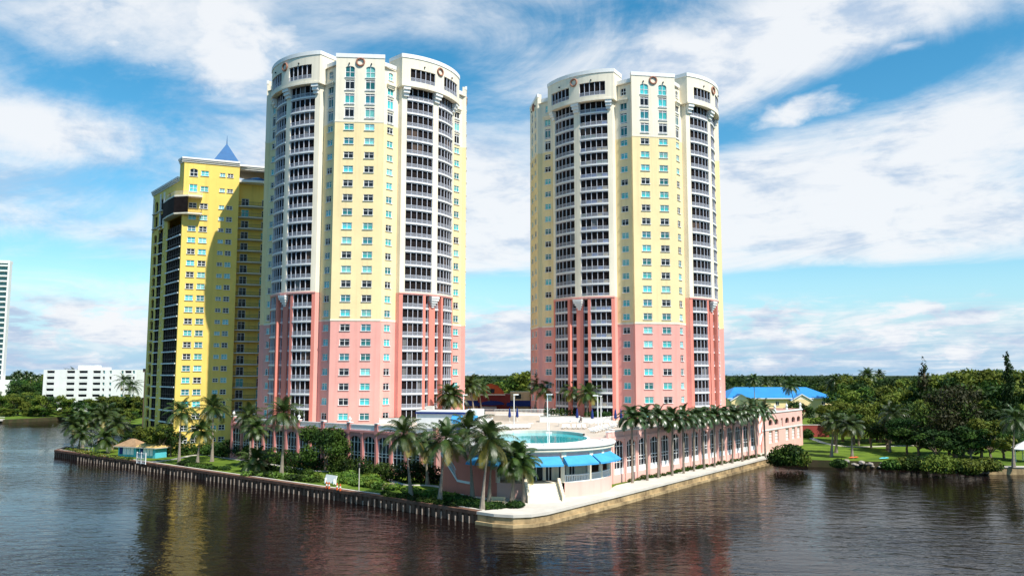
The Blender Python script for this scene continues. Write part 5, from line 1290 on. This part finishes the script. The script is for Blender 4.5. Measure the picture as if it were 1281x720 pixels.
def glass_tower():
    T = thing('glass_tower', 'white and green glass high rise at the left edge far behind', 'high rise', (-338, 520, GZ)); F = flatF((0,0), (1,.25)); L_ = 16.2; top = 90; m = MB(); m.box(.5, L_-1.2, .9, 8, 0, top-1, 'glassgreen', Matrix.Rotation(F.ang,4,'Z')); m.build('glass_wall', T)
    for i in range(26):
        z = 4+i*3.32; b = MB(); slab(b, F, 0, L_-.6, z-.25, z+.7, -1.5, .9, 'white', 40); b.build('balcony', T)
    m = MB(); e = F(L_-.8, 0, .6); 
    m.box(L_-.7, L_+.3, -.9, 4, 0, top, 'white', Matrix.Rotation(F.ang,4,'Z')); m.box(0, L_, -.5, 6, top-1.2, top+.6, 'white', Matrix.Rotation(F.ang,4,'Z')); m.build('wall', T)
    m = MB(); m.box(-2, L_+5.5, -3, 10, 0, 14.5, 'white', Matrix.Rotation(F.ang,4,'Z')); m.build('base_block', T)
glass_tower()
def brown_block():
    T = thing('brown_apartment_block', 'dark brown terraced building just left behind the yellow building', 'building', (-127, 286, GZ)); m = MB()
    for x0, x1, h in ((0,5,19),(3,14,24.5),(6,14,29)): m.box(x0+.003*h, x1, .1*h-2.0, 12+.01*h, 0, h, 'brownwall')
    m.build('wall', T)
    for x0, x1, h, y in ((-.3,5.3,19,-.2),(2.7,14,24.5,.3),(5.7,14,29,.7)): q = MB(); q.box(x0, x1, y-.4, 12.2, h, h+.4, 'brownwall'); q.box(x0,x1,y-.4,y-.2,h+.4,h+1.2,'frame_dark'); q.build('roof_slab', T)
    for f in range(8):
        for x in (1.0, 3.4): 
            if f < 6: q = MB(); q.box(x, x+1.4, -.16, 0, 1.5+3*f, 3.5+3*f, 'dark'); q.build('window', T)
brown_block()
def blue_roof_building():
    T = thing('blue_roofed_building', 'long two storey yellow building with bright blue metal roof', 'building', (92, 352, GZ), radians(3)); Wd, Dp, e = 45, 22, 8.2
    m = MB(); F = flatF((0,0), (1,0)); hs = [(x, x+1.6, z, z+1.7) for x in (3,8,14,20,26,34,40) for z in (1.6,5.2)]
    wall(m, F, 0, Wd, 0, e, hs, 'yellow', .2); m.poly(((Wd,0,0),(Wd,Dp,0),(Wd,Dp,e),(Wd,0,e)), 'yellow'); m.poly(((0,0,0),(0,Dp,0),(0,Dp,e),(0,0,e)), 'yellow'); m.poly(((0,Dp,0),(Wd,Dp,0),(Wd,Dp,e),(0,Dp,e)), 'yellow'); m.build('wall', T)
    for h in hs: g, f = window_meshes(1.6, 1.7, 'sash', 'dark'); o = link('window', g, T, at(*F((h[0]+h[1])/2, (h[2]+h[3])/2, -.18), 0)); link('window_frame', f, o)
    m = MB(); o = 1.0; a = [(-o,-o),(Wd+o,-o),(Wd+o,Dp+o),(-o,Dp+o)]; r1, r2 = (6,Dp/2), (Wd-7,Dp/2); zr = e+4.4
    m.poly(((*a[0],e),(*a[1],e),(*r2,zr),(*r1,zr)), 'blue_roof'); m.poly(((*a[1],e),(*a[2],e),(*r2,zr)), 'blue_roof'); m.poly(((*a[2],e),(*a[3],e),(*r1,zr),(*r2,zr)), 'blue_roof'); m.poly(((*a[3],e),(*a[0],e),(*r1,zr)), 'blue_roof')
    m.box(-o, Wd+o, -o-.1, -o+.05, e-.35, e, 'white'); rf = m.build('roof', T)
    for x in (4.5, 30.5):
        d = MB(); w = 4.2; d.prism([(x-w,-2.2),(x+w,-2.2),(x+w,1),(x-w,1)], 0, e-.6, 'yellow'); d.poly(((x-w,-2.2,e-.6),(x+w,-2.2,e-.6),(x,-2.2,e+1.5)), 'cream')
        for sg in (-1, 1): d.poly(((x+sg*(w+.6),-2.7,e-.9),(x,-2.7,e+1.8),(x,5,e+1.8),(x+sg*(w+.6),1,e-.9)), 'blue_roof'); d.poly(((x+sg*(w+.6),-2.72,e-.9),(x,-2.72,e+1.8),(x,-2.72,e+1.4),(x+sg*(w+.6),-2.72,e-1.3)), 'white')
        d.box(x-1.6, x+1.6, -2.35, -2.18, 2.5, 5.2, 'brick'); d.build('gable', T)
    m = MB(); m.box(Wd-3, Wd+.2, -.25, .1, .0, 2.8, 'brick'); m.build('plinth', T)
blue_roof_building()
bw = thing('brick_wall', 'low dark red wall beside the parking building', 'wall', (*G(996, 546, GZ), GZ), radians(-4)); m = MB(); m.box(0, 9, 0, .5, 0, 3.4, 'brick'); m.box(8.4, 9.4, -.2, .7, 0, 3.9, 'brick'); m.build('brickwork', bw); m = MB(); m.box(-.1, 8.38, -.1, .6, 3.4, 3.6, 'concrete'); m.build('coping', bw)
gz = thing('white_gazebo', 'white roofed open gazebo at the right edge of the park', 'gazebo', (*G(1284, 577, GZ), GZ), .2); m = MB(); w = 2.6
for k in range(6):
    a, b = k*pi/3, (k+1)*pi/3; m.poly(((w*1.2*cos(a),w*1.2*sin(a),2.7),(w*1.2*cos(b),w*1.2*sin(b),2.7),(0,0,4.4)), 'white')
m.prism([(w*1.2*cos(k*pi/3), w*1.2*sin(k*pi/3)) for k in range(6)], 2.5, 2.7, 'white'); m.build('roof', gz)
for k in range(6): m = MB(); m.tube([(w*cos(k*pi/3),w*sin(k*pi/3),0),(w*cos(k*pi/3),w*sin(k*pi/3),2.5)], [.09,.09], 'white', 6); m.build('post', gz)

# ------------------------------------------------------------------ small things of the garden and the tip
def pavilion(label, px0, px1, py, roofk, wallk):
    x0, y0 = G(px0, py, GZ); x1, y1 = G(px1, py+1.5, GZ); d = Vector((x1-x0, y1-y0)); L_ = d.length
    T = thing('pool_hut', label, 'hut', (x0, y0+1.5, GZ), atan2(d.y, d.x)); m = MB(); m.box(.3, L_-.3, .3, 3.4, 0, 2.3, wallk); m.build('wall', T)
    m = MB(); a = [(-.4,-.5),(L_+.4,-.5),(L_+.4,4.1),(-.4,4.1)]; r1, r2 = (L_*.4,1.8,3.9), (L_*.6,1.8,3.9)
    m.poly(((*a[0],2.3),(*a[1],2.3),r2,r1), roofk); m.poly(((*a[1],2.3),(*a[2],2.3),r2), roofk); m.poly(((*a[2],2.3),(*a[3],2.3),r1,r2), roofk); m.poly(((*a[3],2.3),(*a[0],2.3),r1), roofk); m.prism(a, 2.12, 2.28, 'concrete'); m.build('roof', T)
    for i in range(4): x = .8+i*(L_-1.6)/4; m = MB(); m.box(x, x+(L_-1.6)/4-.25, .18, .32, .5, 2.0, 'navy' if i == 0 else 'trim'); m.build('window', T)
pavilion('small aqua hut with reddish tan hipped roof at the seawall tip', 141, 166, 571, 'thatch', 'aqua')
pavilion('small aqua hut with straw coloured hipped roof next to the white gate', 167, 190, 572.5, 'thatchy', 'aqua')
gt = thing('white_gate', 'white lattice gate panel on the seawall by the huts', 'gate', (*G(171, 579, GZ), GZ), radians(-39)); F = flatF((0,0), (1,0)); m = MB(); railing(m, F, 0, 3.6, .1, 2.2, 0, 'white', .22, .09, .12); slab(m, F, 0, 3.6, 1.1, 1.2, -.03, .05, 'white', 9); m.build('lattice_panel', gt)
for x in (0, 1.8, 3.6): m = MB(); m.box(x-.08, x+.08, -.08, .08, 0, 2.35, 'white'); m.build('post', gt)
tr_ = thing('railing', 'thin rail with posts along the seawall tip under the palms', 'railing', (*G(80, 560, GZ), GZ), radians(-38)); m = MB(); F = flatF((0,0), (1,0)); slab(m, F, 0, 15, 1.0, 1.08, -.03, .03, 'rail', 40); slab(m, F, 0, 15, .5, .56, -.03, .03, 'rail', 40); m.build('rail', tr_)
for i in range(9): m = MB(); m.tube([(i*1.87,0,0),(i*1.87,0,1.1)], [.04,.04], 'rail', 5); m.build('post', tr_)
sg = thing('sign_panel', 'pale slanted panel on the seawall edge before the bright shrubs', 'panel', (*G(412, 606, GZ), GZ+.15), radians(-42)); m = MB(); m.box(-1.5,1.5,-.08,.08,.15,1.5,'white', Matrix.Rotation(radians(-18),4,'X')); m.build('board', sg)
for x in (-1.2,1.2): m = MB(); m.box(x-.06,x+.06,-.1,.5,0,.9,'white'); m.build('leg', sg)
def bench(label, px, py, rz): 
    T = thing('bench', label, 'bench', (*G(px, py, GZ), GZ), rz)
    m = MB(); m.box(-1.0,1.0,-.28,.28,.40,.50,'beige'); m.build('seat', T); m = MB(); m.box(-1.0,1.0,.24,.34,.52,1.0,'beige'); m.build('backrest', T)
    for x in (-.8,.8): m = MB(); m.box(x-.1,x+.1,-.24,.3,0,.40,'beige'); m.build('leg', T)
bench('beige bench on the lawn right of the bright shrub bed', 485, 612, radians(-12)); bench('beige bench at the foot of the palm clump before the round building', 623, 630, radians(-8))
for i, (px, py) in enumerate(((408.5,611.5),(411.5,612),(421.5,613.5),(425.5,614.5))):
    T = thing('marker_post', '%s orange and white marker post from the left on the seawall edge' % ORD[i], 'marker post', (*G(px, py, GZ), GZ+.15), 0, 'orange and white marker posts'); m = MB(); m.tube([(0,0,0),(0,0,.45)], [.17,.15], 'orange', 8); m.build('lower_band', T); m = MB(); m.tube([(0,0,.45),(0,0,.7)], [.15,.14], 'white', 8); m.build('middle_band', T); m = MB(); m.tube([(0,0,.7),(0,0,1.05)], [.14,.10], 'orange', 8); m.build('top_band', T)
gl = thing('garden_lamp', 'small dark garden lamp on a pale post behind the beige bench', 'lamp', (*G(449, 613, GZ), GZ)); m = MB(); m.tube([(0,0,0),(0,0,3.6)], [.09,.07], 'concrete', 6); m.build('pole', gl); m = MB(); m.lathe([(.05,3.6),(.22,3.7),(.26,4.1),(.05,4.35)], 'frame_dark', 8); m.build('lamp_head', gl)
mo = thing('mooring_pile', 'dark mooring pile in the water by the far promenade', 'pile', (*G(931, 585, 0), 0)); m = MB(); m.tube([(0,0,-1.5),(0,0,2.6)], [.2,.18], 'pile', 8); m.build('post', mo); m = MB(); m.tube([(0,0,2.6),(0,0,2.75)], [.21,.1], 'pilewhite', 8); m.build('pile_cap', mo)
for lb, px, py, k in (('small upturned red kayak on the park bank', 1068, 573, 'orange'), ('small aqua kayak on the park bank', 1106, 574, 'aqua')):
    T = thing('kayak', lb, 'kayak', (*G(px, py, GZ), GZ+.25), .5); m = MB(); n = 10; prof = [(.02+.36*sin(pi*i/n)**.7, -1.6+3.2*i/n) for i in range(n+1)]; m.lathe(prof, k, 8); v = [Matrix.Rotation(pi/2,4,'Y') @ Vector(q) for q in m.v]; m.v = [(q.x,q.y,q.z*.6) for q in v]; m.build('hull', T); q = MB(); q.box(-.35,.35,-.2,.2,.17,.24,'frame_dark'); q.build('cockpit', T)
